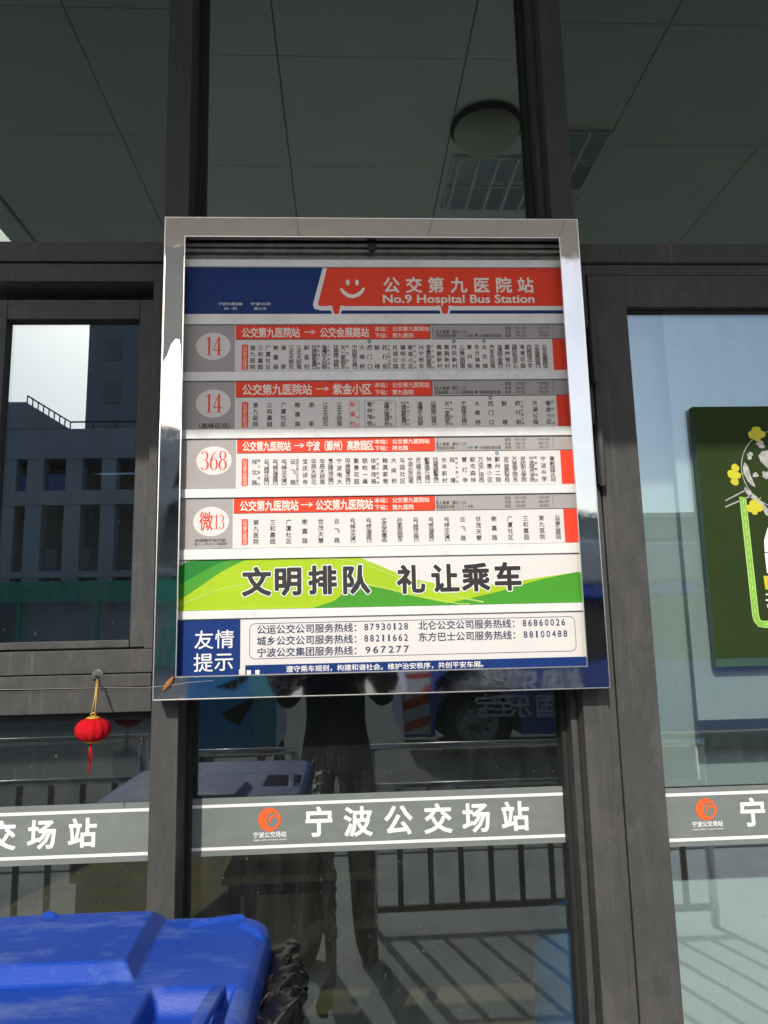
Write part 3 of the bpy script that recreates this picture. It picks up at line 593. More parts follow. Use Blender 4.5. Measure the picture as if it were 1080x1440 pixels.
for ch, px, py in (('文', 361, 818), ('明', 405, 817), ('排', 453.5, 815.5), ('队', 500, 815), ('礼', 578, 814.5), ('让', 626, 813), ('乘', 669, 811.5), ('车', 714, 810.5)):
    c = pt(px, py); char(d, ch, c[0], c[1], 0.0605, 0.0615, Y3, WHITEP, 0.072); char(d, ch, c[0], c[1], 0.0605, 0.0615, Y4, INK, 0.038)
d.build('lettering', gp)

# hotline notice
np_ = panel('notice_strip', 'note', PAPER, 'white notice strip with navy corner and hotline numbers'); z0, z1 = ROWS['note']; d = MB()
XN = lambda px: Xp(px, 905)
d.poly([(LX0, z0+0.0003), (Xp(336, 940), z0+0.0003), (Xp(336, 940), z0+0.010), (Xp(338, 905), z0+0.012), (Xp(338, 905), z1-0.0012), (LX0, z1-0.0012)], Y1, NAVYP)
zbar = Zp(580, 929.5); d.rect(Xp(345, 938), LX1-0.0002, z0+0.0003, zbar, Y1, NAVYP)
for k, px in enumerate((347, 359)): d.rect(Xp(px, 942), Xp(px+6, 942), z0+0.0003, z0+0.0085, Y2, WHITEP)
for t_, px, py in (('友', 287, 899), ('情', 316, 898), ('提', 286, 931), ('示', 315, 929.5)): c = pt(px, py); char(d, t_, c[0], c[1]-0.001, 0.0410, 0.0400, Y2, WHITEP, 0.006)
outline(d, Xp(351, 905), Xp(809, 890), Zp(560, 921.5), Zp(560, 872.5), 0.011, 0.0010, Y2, NAVYP)
NI = mat('navy_ink', (0.03, 0.045, 0.10), 0.5, spec=0.3)
for t_, num, x0, x1, n0, n1, ya, yb in (('公运公交公司服务热线：', '87930128', 361, 510, 511, 575, 886, 881.5), ('城乡公交公司服务热线：', '88211662', 361, 510, 511, 575, 902, 897.5), ('宁波公交集团服务热线：', '967277', 361, 510, 512, 577, 918.5, 913.5),
                                ('北仑公交公司服务热线：', '86860026', 588, 732, 733.5, 796, 879, 877), ('东方巴士公司服务热线：', '88100488', 588, 733, 735, 799, 895, 893.5)):
    za = (Zp(x0, ya)+Zp(x1, yb))/2; line_of(d, t_, Xp(x0, ya), Xp(x1, yb), za, 0.0195, Y2, NI, 0.014, 1.0)
    n = len(num); xa, xb = Xp(n0, yb), Xp(n1, yb); cell = (xb-xa)/n
    for i, c in enumerate(num): fit(d, c, xa+cell*(i+(0.34 if c == '1' else 0.16)), xa+cell*(i+(0.64 if c == '1' else 0.84)), za-0.0068, za+0.0072, Y2, NI, 0.014)
line_of(d, '遵守乘车规则，构建和谐社会。维护治安秩序，共创平安车厢。', Xp(402, 940), Xp(686, 934), (z0+zbar)/2-0.0005, 0.0135, Y2, WHITEP, 0.012)
d.build('lettering', np_)
# torn protective film left on the upper left rail
fm = MB(); FILM = mat('film_grey', (0.34, 0.355, 0.345), 0.38, 0.0, 0.05, 20, 0.02, 50, 0.5)
fx0, fx1 = OX0+0.003, IX0-0.002
edge_ = [(fx0, 2.085), (fx0+0.008, 2.10), (fx0+0.016, 2.125), (fx0+0.025, 2.138), (fx0+0.033, 2.137), (fx1-0.002, 2.118), (fx1, 1.94)]
fm.poly(edge_[::-1]+[(fx0, 2.352), (fx0+0.02, 2.348), (fx1, 2.353)], FY-0.0011, FILM)
fo = fm.build('protective_film', brd, label='dull grey film with a torn edge on the upper left rail')
so = fo.modifiers.new('solid', 'SOLIDIFY'); so.thickness = 0.0003

# ================================================================ small things on the front
q = at(137, 951, -0.006)
sh = thing('suction_hook', 'clear suction cup hook stuck on the sill rail above the red lantern', 'hook', (q.x, -0.004, q.z))
CLEAR = mat('clear_plastic', (0.10, 0.10, 0.098), 0.12, 0, 0.05, 30, spec=0.8)
b = MB(); b.lathe([(0.0, -0.012), (0.004, -0.012), (0.005, -0.008), (0.009, -0.0055), (0.0115, -0.0045)], (q.x, 0, q.z+0.002), CLEAR, 24, 'y'); b.build('suction_cup', sh)
b = MB(); b.tube([(q.x, -0.010, q.z+0.004), (q.x, -0.018, q.z-0.001), (q.x, -0.020, q.z-0.007), (q.x, -0.027, q.z-0.008), (q.x, -0.029, q.z-0.003)], 0.0013, GASKET, 8); b.build('hook', sh)
LYL = -0.062
c = at(130.5, 1026, LYL); top = at(137, 956, -0.024)
ln = thing('red_lantern', 'small round red lantern with gold trim hanging from a yellow cord', 'lantern', (c.x, c.y, c.z))
FAB = mat('red_fabric', (0.60, 0.009, 0.018), 0.8, 0, 0.15, 150, 0.5, 700, 0.1); GOLD = mat('gold_trim', (0.62, 0.36, 0.05), 0.45, 0.3); CORD = mat('yellow_cord', (0.55, 0.36, 0.08), 0.8)
b = MB(); rx, rz = 0.0335, 0.0225
b.lathe([(rx*math.cos(R(t))**0.72, rz*math.sin(R(t))) for t in range(-82, 83, 6)], (c.x, c.y, c.z), FAB, 96, 'z', 0.06); b.build('lantern_body', ln)
for sgn, nm in ((1, 'cap'), (-1, 'base')):
    b = MB(); b.lathe([(0.0, sgn*rz*0.94), (0.0125, sgn*rz*0.94), (0.0135, sgn*rz*1.0), (0.0105, sgn*rz*1.10), (0.004, sgn*rz*1.14), (0.0, sgn*rz*1.14)], (c.x, c.y, c.z), GOLD, 24); b.build(nm, ln)
b = MB(); z_ = c.z+rz*1.1
b.tube([(top.x-0.0012, top.y, top.z), (c.x+0.001, c.y+0.004, z_+0.045), (c.x-0.004, c.y, z_)], 0.0011, CORD, 6); b.tube([(top.x+0.0012, top.y, top.z), (c.x+0.003, c.y+0.004, z_+0.045), (c.x+0.003, c.y, z_)], 0.0011, CORD, 6)
b.tube([(c.x-0.006, c.y, z_+0.004), (c.x, c.y-0.003, z_+0.008), (c.x+0.006, c.y, z_+0.003), (c.x, c.y+0.003, z_+0.001), (c.x-0.006, c.y, z_+0.004)], 0.0014, CORD, 6); b.build('cord', ln)
b = MB(); zt_ = c.z-rz*1.1
for k, (dx, L_) in enumerate(((-0.0025, 0.034), (0.0, 0.038), (0.002, 0.052), (-0.001, 0.058))):
    b.tube([(c.x-0.003, c.y, zt_), (c.x-0.003+dx, c.y+0.001*k, zt_-L_*0.5), (c.x-0.004+dx*0.6, c.y-0.001*k, zt_-L_)], 0.0011, FAB, 6)
b.build('tassel', ln)

# curled dry leaf on the lower left corner of the board, and the loose thread beside it
p0, p1 = at(229, 972, -0.062), at(244, 952, -0.062)
b = MB(); LEAF = mat('dry_leaf', (0.30, 0.12, 0.03), 0.6, 0, 0.3, 80, 0.3, 200); vs = []; fs = []
for i in range(9):
    t = i/8; w = 0.0052*math.sin(math.pi*min(1, t*0.96+0.03))**0.7+0.0004; m_ = p0.lerp(p1, t); d = (p1-p0).normalized(); n = Vector((-d.z, 0, d.x))
    for j, s in enumerate((-1, -0.5, 0, 0.5, 1)): vs.append(m_+n*w*s+Vector((0, 0.0045*(abs(s)**2)-0.002*math.sin(t*3), 0)))
for i in range(8):
    for j in range(4): fs.append((i*5+j, i*5+j+1, i*5+j+6, i*5+j+5))
b.add(vs, fs, LEAF, True); o = tag(b.build('dry_leaf'), 'curled orange brown leaf caught on the lower left corner of the board', 'leaf')
so = o.modifiers.new('solid', 'SOLIDIFY'); so.thickness = 0.0008
b = MB(); b.tube([at(x_, y_, -0.010 if x_ < 205 else -0.060) for x_, y_ in ((-60, 971), (60, 969), (150, 967), (203, 966.5), (216, 966), (232, 964.5), (262, 960), (300, 957))], 0.00028, mat('pale_thread', (0.6, 0.57, 0.5), 0.8), 6)
tag(b.build('thread'), 'thin pale thread strung along the sill rail to the board corner', 'thread')

# ================================================================ blue wheeled bin with lid, black liner hanging out
BLUE = mat('blue_plastic', (0.012, 0.058, 0.37), 0.40, 0, 0.10, 5, 0.06, 260, 0.16, dirt=(0.22, 0.30, 0.48), dirt_amt=0.55, dirt_scale=7, stretch=(1, 2.0, 1))
streaks(BLUE, (0.10, 0.18, 0.46), 0.16)
BX0, BX1, BY0, BY1, BZ = -0.725, -0.125, -1.02, -0.280, 1.052
binr = thing('wheeled_bin', 'blue plastic wheeled bin with moulded lid beside the window front', 'bin', ((BX0+BX1)/2, (BY0+BY1)/2, 0))
def sst(a, b_, v):
    t = max(0, min(1, (v-a)/(b_-a))); return t*t*(3-2*t)
def lid_h(x, y):
    h = 0.0
    # raised field in the middle with sloping sides
    cl = lambda a, b_, v: max(0.0, min(1.0, (v-a)/(b_-a)))
    h += 0.022*min(cl(-0.290, -0.307, x+0.05*(y+0.40)), cl(-0.522, -0.504, y), cl(-0.292, -0.325, y), cl(-0.60, -0.57, x))
    # grip hollow near the front right corner
    u = (x+0.204)/0.056; v = (y+0.628)/0.095
    m_ = max(abs(u), abs(v)); h -= 0.050*(1-sst(0.72, 1.0, m_))*(0.55+0.45*sst(1.0, -0.8, v))
    # stiffening ridges towards the hinge
    for (xa, ya, xb, yb) in ((-0.245, -0.325, -0.175, -0.300), (-0.462, -0.335, -0.492, -0.300), (-0.165, -0.335, -0.135, -0.37)):
        d = Vector((xb-xa, yb-ya)); L_ = d.length; d /= L_; w = Vector((x-xa, y-ya)); t = max(0, min(L_, w.dot(d))); e = (w-d*t).length
        h += 0.006*max(0, 1-(e/0.008)**2)
    h += 0.0014*noise.noise(Vector((x*9, y*9, 3)))
    # crown and rounded rim
    ex = min(x-BX0, BX1-x, y-BY0, BY1-y); 
    h += 0.010*(1-((x-(BX0+BX1)/2)/0.3)**2)*0.5
    if ex < 0.022: h -= 0.022*(1-math.sqrt(max(0, 1-((0.022-ex)/0.022)**2)))
    return h
def rounded(x, y):
    """pull the corners of the square lid in to a radius"""
    r = 0.060; cx = min(max(x, BX0+r), BX1-r); cy = min(max(y, BY0+r), BY1-r); d = Vector((x-cx, y-cy))
    if d.x and d.y:
        m_ = max(abs(d.x), abs(d.y)); d = d.normalized()*m_
    return cx+d.x, cy+d.y
b = MB(); NX, NY = 220, 300; vs = []; fs = []
for i in range(NX+1):
    for j in range(NY+1):
        x0 = BX0+(BX1-BX0)*i/NX; y0 = BY0+(BY1-BY0)*j/NY; x, y = rounded(x0, y0); vs.append((x, y, BZ+lid_h(x0, y0)))
for i in range(NX):
    for j in range(NY): a = i*(NY+1)+j; fs.append((a, a+NY+1, a+NY+2, a+1))
b.add(vs, fs, BLUE, True)
rim = [(i, 0) for i in range(NX)]+[(NX, j) for j in range(NY)]+[(i, NY) for i in range(NX, 0, -1)]+[(0, j) for j in range(NY, 0, -1)]
vs2 = []; fs2 = []; n = len(rim)
for (dz, out) in ((0, 0), (-0.03, 0.004), (-0.055, 0.005), (-0.058, 0.0)):
    for (i, j) in rim:
        x, y, z = vs[i*(NY+1)+j]; k = 1 if out else 1
        cx, cy = (BX0+BX1)/2, (BY0+BY1)/2; d = Vector((x-cx, y-cy)).normalized(); vs2.append((x+d.x*out, y+d.y*out, z+dz))
for l_ in range(3):
    for i in range(n): fs2.append((l_*n+i, (l_+1)*n+i, (l_+1)*n+(i+1) % n, l_*n+(i+1) % n))
b.add(vs2, fs2, BLUE, True)
lid = b.build('lid', binr)
b = MB(); n = 14; vs = []; fs = []
for i in range(n+1):
    t = i/n; y = -0.735+0.205*t; x = -0.186+0.014*t; z = BZ+0.001+0.008*math.sin(math.pi*t)
    for (dx, dz) in ((-0.010, -0.010), (-0.009, 0.0), (0.009, 0.0), (0.010, -0.010)): vs.append((x+dx, y, z+dz))
for i in range(n):
    for j in range(4): fs.append((i*4+j, i*4+(j+1) % 4, (i+1)*4+(j+1) % 4, (i+1)*4+j))
b.add(vs, fs, BLUE, True); b.build('handle', lid, 0.002)
b = MB(); zs_ = [(0.09, 0.075), (0.5, 0.04), (0.9, 0.012), (0.965, 0.006), (0.985, -0.002)]
vs = []; fs = []
for (z, ins) in zs_:
    for i in range(40):
        t = 2*math.pi*i/40; cx, cy = (BX0+BX1)/2, (BY0+BY1)/2; k = 0.22
        x = cx+((BX1-BX0)/2-ins-0.004)*math.copysign(abs(math.cos(t))**k, math.cos(t)); y = cy+((BY1-BY0)/2-ins-0.004)*math.copysign(abs(math.sin(t))**k, math.sin(t)); vs.append((x, y, z))
for l_ in range(len(zs_)-1):
    for i in range(40): fs.append((l_*40+i, l_*40+(i+1) % 40, (l_+1)*40+(i+1) % 40, (l_+1)*40+i))
fs.append(tuple(range(40))[::-1]); b.add(vs, fs, BLUE, True); b.build('body', binr)
b = MB(); b.tube([(BX0+0.06, BY1+0.045, 0.93), (BX0+0.06, BY1+0.07, 0.985), (BX1-0.06, BY1+0.07, 0.985), (BX1-0.06, BY1+0.045, 0.93)], 0.014, BLUE); b.build('push_bar', binr)
for x in (BX0+0.06, BX1-0.06):
    b = MB(); b.lathe([(0.0, -0.025), (0.07, -0.025), (0.10, -0.02), (0.10, 0.02), (0.07, 0.025), (0.0, 0.025)], (x, BY1-0.09, 0.1), GASKET, 32, 'x'); b.build('wheel', binr)
# crumpled black liner over the right rim
BAG = mat('black_bag_film', (0.006, 0.006, 0.0065), 0.24, 0, 0.2, 60, 0.12, 160, 0.35)
b = MB(); vs = []; fs = []; na, nb = 90, 60
for i in range(na+1):
    y = -0.30-0.66*i/na
    for j in range(nb+1):
        t = j/nb
        if t < 0.25: bx, bz = BX1-0.02+0.052*(t/0.25), 1.005+0.012*math.sin(t/0.25*math.pi*0.5)
        else: s = (t-0.25)/0.75; bx, bz = BX1+0.032+0.030*s**0.6, 1.017-0.50*s**1.3
        q1 = noise.noise(Vector((y*5, t*4, 3))); w = 0.030*(1-abs(noise.noise(Vector((y*11+q1*2, t*5+q1, 1))))*2.2)+0.016*(1-abs(noise.noise(Vector((y*26+q1*3, t*11, 5))))*2)+0.004*noise.noise(Vector((y*60, t*30, 2)))-0.024
        e = sst(0, 0.12, t)*sst(0, 0.05, i/na)
        vs.append((bx+w*e, y+0.012*noise.noise(Vector((y*20, t*10, 11))), bz+0.55*w*e))
for i in range(na):
    for j in range(nb): a = i*(nb+1)+j; fs.append((a, a+1, a+nb+2, a+nb+1))
b.add(vs, fs, BAG, True); o = tag(b.build('bin_liner'), 'crumpled black plastic liner hanging over the right rim of the blue bin', 'bin liner')
so = o.modifiers.new('solid', 'SOLIDIFY'); so.thickness = 0.001

# ================================================================ behind the glass
BLIND = mat('pale_blind', (0.80, 0.835, 0.845), 0.7, 0, 0.05, 3, 0.03, 20, 0.3, dirt=(0.66, 0.72, 0.69), dirt_amt=0.5, dirt_scale=3, stretch=(1.5, 1, .35))
sc_ = MB(); sc_.box(0.675, 1.50, 0.10, 0.108, at(1010, 1104, 0.10).z, 2.36, BLIND); tag(sc_.build('window_screen'), 'pale greenish board standing behind the upper door glass', 'screen')
sc_ = MB(); sc_.box(0.675, 1.50, 0.10, 0.108, 0.35, at(1010, 1237.5, 0.10).z, BLIND); tag(sc_.build('window_screen'), 'pale greenish streaked board filling the foot of the door glass', 'screen')
BLY = 0.046
xl = at(963, 800, BLY).x; zl = at(1010, 1012, BLY).z; zm = at(1010, 1052, BLY).z
rb = thing('roller_blind', 'pale roller blind hanging inside the door with a dark strip added below', 'blind', (1.1, 0.12, zm))
b = MB(); b.box(xl, 1.458, BLY-0.001, BLY+0.001, zl, 2.245, BLIND); b.build('blind_cloth', rb)
b = MB(); b.box(xl, 1.458, BLY-0.006, BLY+0.006, zm, zl-0.0005, mat('strip_dark', (0.05, 0.075, 0.08), 0.5)); b.build('dark_strip', rb, 0.002)  # dark strip added below the cloth in place of a gap
b = MB(); b.tube([(xl, BLY+0.022, 2.255), (1.458, BLY+0.022, 2.255)], 0.020, BLIND, 16); b.build('roller', rb)
# poster on a thick card
PY = 0.0125
pz0, pz1 = at(1010, 926, PY).z, at(1010, 572, PY).z; px0 = at(990, 750, PY).x
po = thing('poster', 'dark green poster with a globe, a road and yellow trees fixed on the door glass', 'poster', (px0+0.35, PY, pz0))
PG = mat('poster_green', (0.026, 0.044, 0.013), 0.65, 0, 0.06, 4, spec=0.08); PCR = mat('poster_grey', (0.38, 0.38, 0.36), 0.6, 0, 0.35, 90); PYL = mat('poster_yellow', (0.55, 0.52, 0.02), 0.5); PRD = mat('poster_road', (0.22, 0.46, 0.05), 0.5); PLT = mat('poster_pale', (0.50, 0.72, 0.25), 0.5)
b = MB(); b.box(px0, px0+0.66, PY, PY+0.0165, pz0-0.018, pz1, mat('poster_edge', (0.02, 0.06, 0.045), 0.6)); b.box(px0+0.001, px0+0.66, PY-0.0008, PY, pz0, pz1, PG); b.build('poster_card', po)
d = MB(); A = lambda x, y: (lambda q: (q.x, q.z))(at(x, y, PY)); ya, yb_, yc, yd = [PY-0.0012-0.0003*k for k in range(4)]
gc = A(1097, 660); gr = A(1097, 660)[0]-A(1042.5, 660)[0]; 
stroke(d, arcpts(*gc, gr, gr, 0, 360, 60), [0.0018]*61, ya, PCR)
def blob(cx, cy, rx, ry, seed, m_, y, rag=0.35, n=30):
    c = A(cx, cy); s = (A(cx+1, cy)[0]-c[0]); r_ = random.Random(seed); ph = [r_.uniform(0, 6.28) for _ in range(6)]
    pts = []
    for i in range(n):
        t = 2*math.pi*i/n; k = 1+rag*(0.5*math.sin(2*t+ph[0])+0.35*math.sin(3*t+ph[1])+0.3*math.sin(5*t+ph[2])+0.15*math.sin(9*t+ph[3])); pts.append((c[0]+rx*s*k*math.cos(t), c[1]+ry*s*k*math.sin(t)))
    d.poly(pts, y, m_)
d.poly([A(*q) for q in ((1046, 650), (1051, 655), (1055, 668), (1060, 680), (1062, 685), (1057, 683), (1051, 677), (1046, 667), (1044, 658))], yb_, PCR)
d.poly([A(*q) for q in ((1047, 684), (1053, 690), (1062, 697), (1070, 705), (1080, 716), (1083, 727), (1076, 724), (1072, 715), (1062, 706), (1052, 697), (1046, 690))], yb_, PCR)
d.poly([A(*q) for q in ((1066, 641), (1071, 635), (1082, 633), (1110, 628), (1118, 650), (1100, 668), (1086, 664), (1075, 655), (1069, 649))], yb_, PCR)
for args in ((1054, 641, 4, 5, 2), (1062, 668, 3.5, 4, 3), (1077, 668, 5, 6, 4), (1069, 625, 6, 5, 5), (1110, 700, 16, 12, 7), (1130, 660, 8, 20, 8)): blob(*args[:4], args[4], PCR, yb_)
for (cx, cy) in ((1063, 610), (1032, 667), (1060, 713)):
    for (dx, dy, r_) in ((-6, 2, 5.5), (0, -4, 6.5), (7, 1, 5.5), (1, 6, 5)):
        if cx == 1032: dx, dy = dy*0.7, dx*1.5
        blob(cx+dx, cy+dy, r_, r_, int(cx+dx*7), PYL, yb_-0.00002*(dx+9), 0.12, 18)
    d.line([A(cx, cy), A(cx+(1097-cx)*0.25, cy+(660-cy)*0.25)], 0.0016, ya, PYL)
for off in (0, 9): d.line([A(1020, 704+off), A(1047+off, 690+off*0.8)], 0.0030, yb_, PCR)
x0_, x1_ = A(1044, 700), A(1063, 878)
path = [A(1044, 699)]+[A(1044+18*t/10, 700+165*t/10) for t in range(0, 11)]+[A(1064, 872), A(1068, 877), A(1075, 878), A(1200, 873)]
stroke(d, path, [0.0150]*len(path), yb_, PLT); stroke(d, path, [0.0118]*len(path), yc, PRD)
for k in range(15): a = 1044.5+17.5*k/15; d.line([A(a, 704+164*k/15), A(a+0.5, 704+164*k/15+5)], 0.0018, yd, PLT)
for k in range(6): d.line([A(1075+10*k, 878-0.4*k), A(1080+10*k, 877.8-0.4*k)], 0.0018, yd, PLT)
d.poly([A(*q) for q in ((1074, 760), (1079, 742), (1190, 738), (1200, 770), (1200, 812), (1078, 806), (1075, 780))], yb_, WHITEP); d.line([A(1074, 777), A(1200, 776)], 0.0018, yc, PG)
d.poly([A(*q) for q in ((1073, 810), (1180, 808), (1182, 830), (1076, 829))], yb_, PYL); d.line([A(1080, 815), A(1080, 825)], 0.002, yc, PG)
for y0 in (836, 844): d.line([A(1077, y0), A(1150, y0-7)], 0.0035, yb_, WHITEP)
d.poly([A(*q) for q in ((1078, 850), (1150, 846), (1150, 858), (1079, 855))], yb_, WHITEP)
d.build('poster_print', po)
# furniture inside
DKM = mat('dark_steel', (0.02, 0.02, 0.022), 0.4, 0.6)
tb = thing('table', 'dark steel framed table with tan top standing inside behind the middle pane', 'table', (-0.10, 1.25, 0.012))
b = MB(); b.box(-0.42, 0.16, 1.02, 1.52, 0.70, 0.725, mat('tan_board', (0.30, 0.20, 0.10), 0.5, 0, 0.15, 8, stretch=(1, 6, 1))); b.build('table_top', tb, 0.003)
for y in (1.04, 1.47): b = MB(); b.box(-0.40, 0.14, y, y+0.03, 0.66, 0.699, DKM); b.build('apron', tb)
for x, y in ((-0.385, 1.055), (0.125, 1.055), (-0.385, 1.485), (0.125, 1.485)):
    b = MB(); b.box(x-0.02, x+0.02, y-0.02, y+0.02, 0.0125, 0.659, DKM); b.build('leg', tb, 0.002)
dr = thing('water_drum', 'blue plastic drum standing inside beside the right mullion', 'drum', (0.70, 0.75, 0.012))
b = MB(); b.lathe([(0.0, 0.013), (0.15, 0.013), (0.165, 0.03), (0.165, 0.22), (0.158, 0.235), (0.165, 0.25), (0.165, 0.43), (0.158, 0.445), (0.165, 0.46), (0.165, 0.60), (0.15, 0.65), (0.06, 0.69), (0.0, 0.69)], (0.70, 0.75, 0), mat('pale_blue_plastic', (0.03, 0.16, 0.42), 0.3, 0, 0.1, 5), 36); b.build('body', dr)
b = MB(); b.lathe([(0, 0.69), (0.032, 0.69), (0.032, 0.73), (0.0, 0.73)], (0.70, 0.75, 0), WHITEP, 24); b.build('cap', dr)

# lamps under the soffit
c = refl(684, 176, GY, z=3.40); 
cl = thing('ceiling_lamp', 'round unlit dome lamp fixed under the soffit', 'lamp', (c.x, c.y, 3.39))
DOME = mat('lamp_dome', (0.62, 0.58, 0.46), 0.4, 0, 0.05, 6); b = MB(); b.lathe([(0.135, 3.399), (0.138, 3.385), (0.125, 3.375)], (c.x, c.y, 0), DKM, 40); b.build('lamp_base', cl)
b = MB(); b.lathe([(0.124, 3.376), (0.120, 3.355), (0.10, 3.33), (0.07, 3.315), (0.03, 3.307), (0.0, 3.305)], (c.x, c.y, 0), DOME, 40); b.build('lamp_shade', cl)
PANE_W = mat('lamp_panel', (0.86, 0.87, 0.86), 0.28, 1.0, 0.02, 6)
gl_ = thing('grille_lamp', 'long pale louvred lamp fixed flat under the soffit', 'lamp', (0.78, -1.08, 3.39))
for ya_, yb_ in ((-1.06, -0.90), (-1.27, -1.10)):
    b = MB(); b.box(0.46, 1.06, ya_, yb_, 3.388, 3.399, PANE_W); b.build('louvre_panel', gl_, 0.002)
b = MB()
for k in range(8): b.box(0.485+0.08*k-0.006, 0.485+0.08*k+0.006, -1.29, -0.88, 3.375, 3.3875, SOF)
b.build('louvre', gl_)

# ================================================================ outside, seen mirrored in glass and steel
def railing(name, x0, x1, y, ztop, zmid, label, step=0.147):
    t = thing(name, label, 'railing', ((x0+x1)/2, y, 0), 'metal railings along the kerb')
    b = MB(); b.tube([(x0, y, ztop), (x1, y, ztop)], 0.019, RAILSTEEL, 14); b.build('top_rail', t)
    b = MB(); b.tube([(x0, y, zmid), (x1, y, zmid)], 0.017, RAILSTEEL, 12); b.build('middle_rail', t)
    b = MB(); b.box(x0, x1, y-0.012, y+0.012, 0.08, 0.11, DKM); b.build('bottom_rail', t)
    for x in (x0+0.02, x1-0.02):
        b = MB(); b.tube([(x, y, 0), (x, y, ztop-0.018)], 0.022, RAILSTEEL, 12); b.build('post', t)
    n = int((x1-x0)/step)
    for i in range(1, n):
        x = x0+(x1-x0)*i/n; b = MB(); b.box(x-0.014, x+0.014, y-0.009, y+0.009, 0.111, zmid-0.016, DKM); b.build('bar', t)
railing('kerb_railing', -0.98, -0.26, -2.30, 0.90, 0.70, 'short steel railing with dark bars left of the standing person')
railing('kerb_railing', 0.10, 1.86, -2.30, 0.90, 0.70, 'long steel railing with dark bars right of the standing person')
railing('kerb_railing', -3.0, -1.06, -2.42, 0.985, 0.775, 'taller steel railing with dark bars seen mirrored below the lantern', 0.155)

BUSB = mat('bus_blue', (0.015, 0.08, 0.42), 0.25, 0, 0.05, 2, coat=0.5); BUSW = mat('bus_glass', (0.012, 0.015, 0.018), 0.06, 0, 0.05, 2); BUSG = mat('bus_grey', (0.35, 0.36, 0.37), 0.35, 0, 0.05, 2, coat=0.3); TYRE = mat('tyre', (0.02, 0.02, 0.02), 0.8); RIM = mat('wheel_rim', (0.4, 0.4, 0.4), 0.4, 0.7); BSK = mat('bus_sky_blue', (0.04, 0.27, 0.62), 0.25, 0, 0.05, 2, coat=0.5)
def bus(x0, x1, y, label, body, ad):
    """its near side stands at y, the front is at x0"""
    t = thing('city_bus', label, 'bus', ((x0+x1)/2, y-1.2, -0.12)); g = -0.12
    wheels = [x0+1.0 if ad else x0+2.2, x1-2.6]
    b = MB(); n = 18; w = 0.56
    pts = [(x0+0.05, g+0.30)]
    for wx in wheels: pts += [(wx-w, g+0.30)]+[(wx+w*math.cos(R(180-180*i/n)), g+0.45+w*math.sin(R(180-180*i/n))*0.95) for i in range(n+1)]+[(wx+w, g+0.30)]
    pts += [(x1, g+0.30), (x1, g+1.20), (x0, g+1.20)]
    k = len(pts); b.add([(p[0], y, p[1]) for p in pts]+[(p[0], y-2.4, p[1]) for p in pts], [tuple(range(k))[::-1], tuple(range(k, 2*k))]+[(i, (i+1) % k, k+(i+1) % k, k+i) for i in range(k)], body)
    b.build('lower_body', t)
    b = MB(); b.box(x0+0.01, x1-0.01, y-2.38, y-0.02, g+1.205, g+2.04, BUSW); b.build('window_band', t, 0.02)
    for i in range(1, 7):
        b = MB(); x = x0+(x1-x0)*i/7; b.box(x-0.03, x+0.03, y-0.018, y-0.006, g+1.215, g+2.035, GASKET); b.build('window_post', t)
    b = MB(); b.box(x0, x1, y-2.4, y, g+2.045, g+2.20, body); b.build('roof_rail', t, 0.02)
    b = MB(); b.box(x0+0.1, x1-0.1, y-2.35, y-0.05, g+2.205, g+2.75, BUSG); b.build('roof', t, 0.12, 4)
    for wx in wheels:
        for yy in (y-0.18, y-2.22):
            b = MB(); b.lathe([(0.28, -0.13), (0.44, -0.13), (0.47, -0.09), (0.47, 0.09), (0.44, 0.13), (0.28, 0.13)], (wx, yy, g+0.47), TYRE, 40, 'y'); wt = b.build('wheel', t)
            b = MB(); b.lathe([(0.0, 0.04), (0.10, 0.06), (0.12, 0.03), (0.22, 0.02), (0.25, 0.10), (0.28, 0.12)], (wx, yy, g+0.47), RIM, 32, 'y')
            for q in range(10): b.lathe([(0.0, 0.05), (0.014, 0.05), (0.016, 0.02)], (wx+0.18*math.cos(q*0.628), yy, g+0.47+0.18*math.sin(q*0.628)), DKM, 8, 'y')
            b.build('rim', wt)
    if ad:
        b = MB(); yy = y+0.004; RD = mat('stripe_red', (0.55, 0.04, 0.03), 0.4); WT = mat('stripe_white', (0.6, 0.6, 0.6), 0.4)
        b.rect(x0+0.04, x0+0.38, g+0.34, g+1.38, yy, WT)
        for q in range(4):
            z = g+0.36+0.27*q; b.poly([(x0+0.04, z), (x0+0.38, z+0.10), (x0+0.38, min(z+0.22, g+1.38)), (x0+0.04, z+0.12)], yy+0.001, RD)
        b.build('warning_stripes', t)
        b = MB(); yy = y+0.005
        for ch, px in (('宝', 683), ('至', 708), ('乐', 732), ('国', 768), ('美', 800)): c = refl(px, 992, GY, y=yy); char(b, ch, c.x, c.z, 0.30, 0.31, yy, WHITEP, 0.02, True)
        b.build('lettering', t)
    return t
bx = refl(563, 1000, GY, y=-8.0).x
bus(bx, bx+10.5, -8.0, 'blue bus with red and white warning stripes and large white characters', BUSB, True)
TY = -5.6; ta = refl(268, 1000, GY, y=TY).x; tb_ = refl(388, 1000, GY, y=TY).x; tm = (ta+tb_)/2; tg = -0.12
tc_ = thing('cargo_tricycle', 'sky blue cargo tricycle parked across the kerb left of the bus', 'tricycle', (tm, TY-0.8, tg))
b = MB(); b.box(ta, tb_, TY-1.3, TY, 0.42, 1.02, BSK); b.box(ta-0.02, tb_+0.02, TY-1.32, TY+0.02, 1.021, 1.06, BSK); b.build('cargo_box', tc_, 0.015)
b = MB(); b.add([(ta+0.28, TY+0.012, 0.78), (ta+0.62, TY+0.012, 0.92), (ta+0.46, TY+0.012, 0.66), (ta+0.28, TY+0.004, 0.78), (ta+0.62, TY+0.004, 0.92), (ta+0.46, TY+0.004, 0.66)], [(0, 2, 1), (3, 4, 5), (0, 1, 4, 3), (1, 2, 5, 4), (2, 0, 3, 5)], DKM); b.build('tail_flag', tc_)
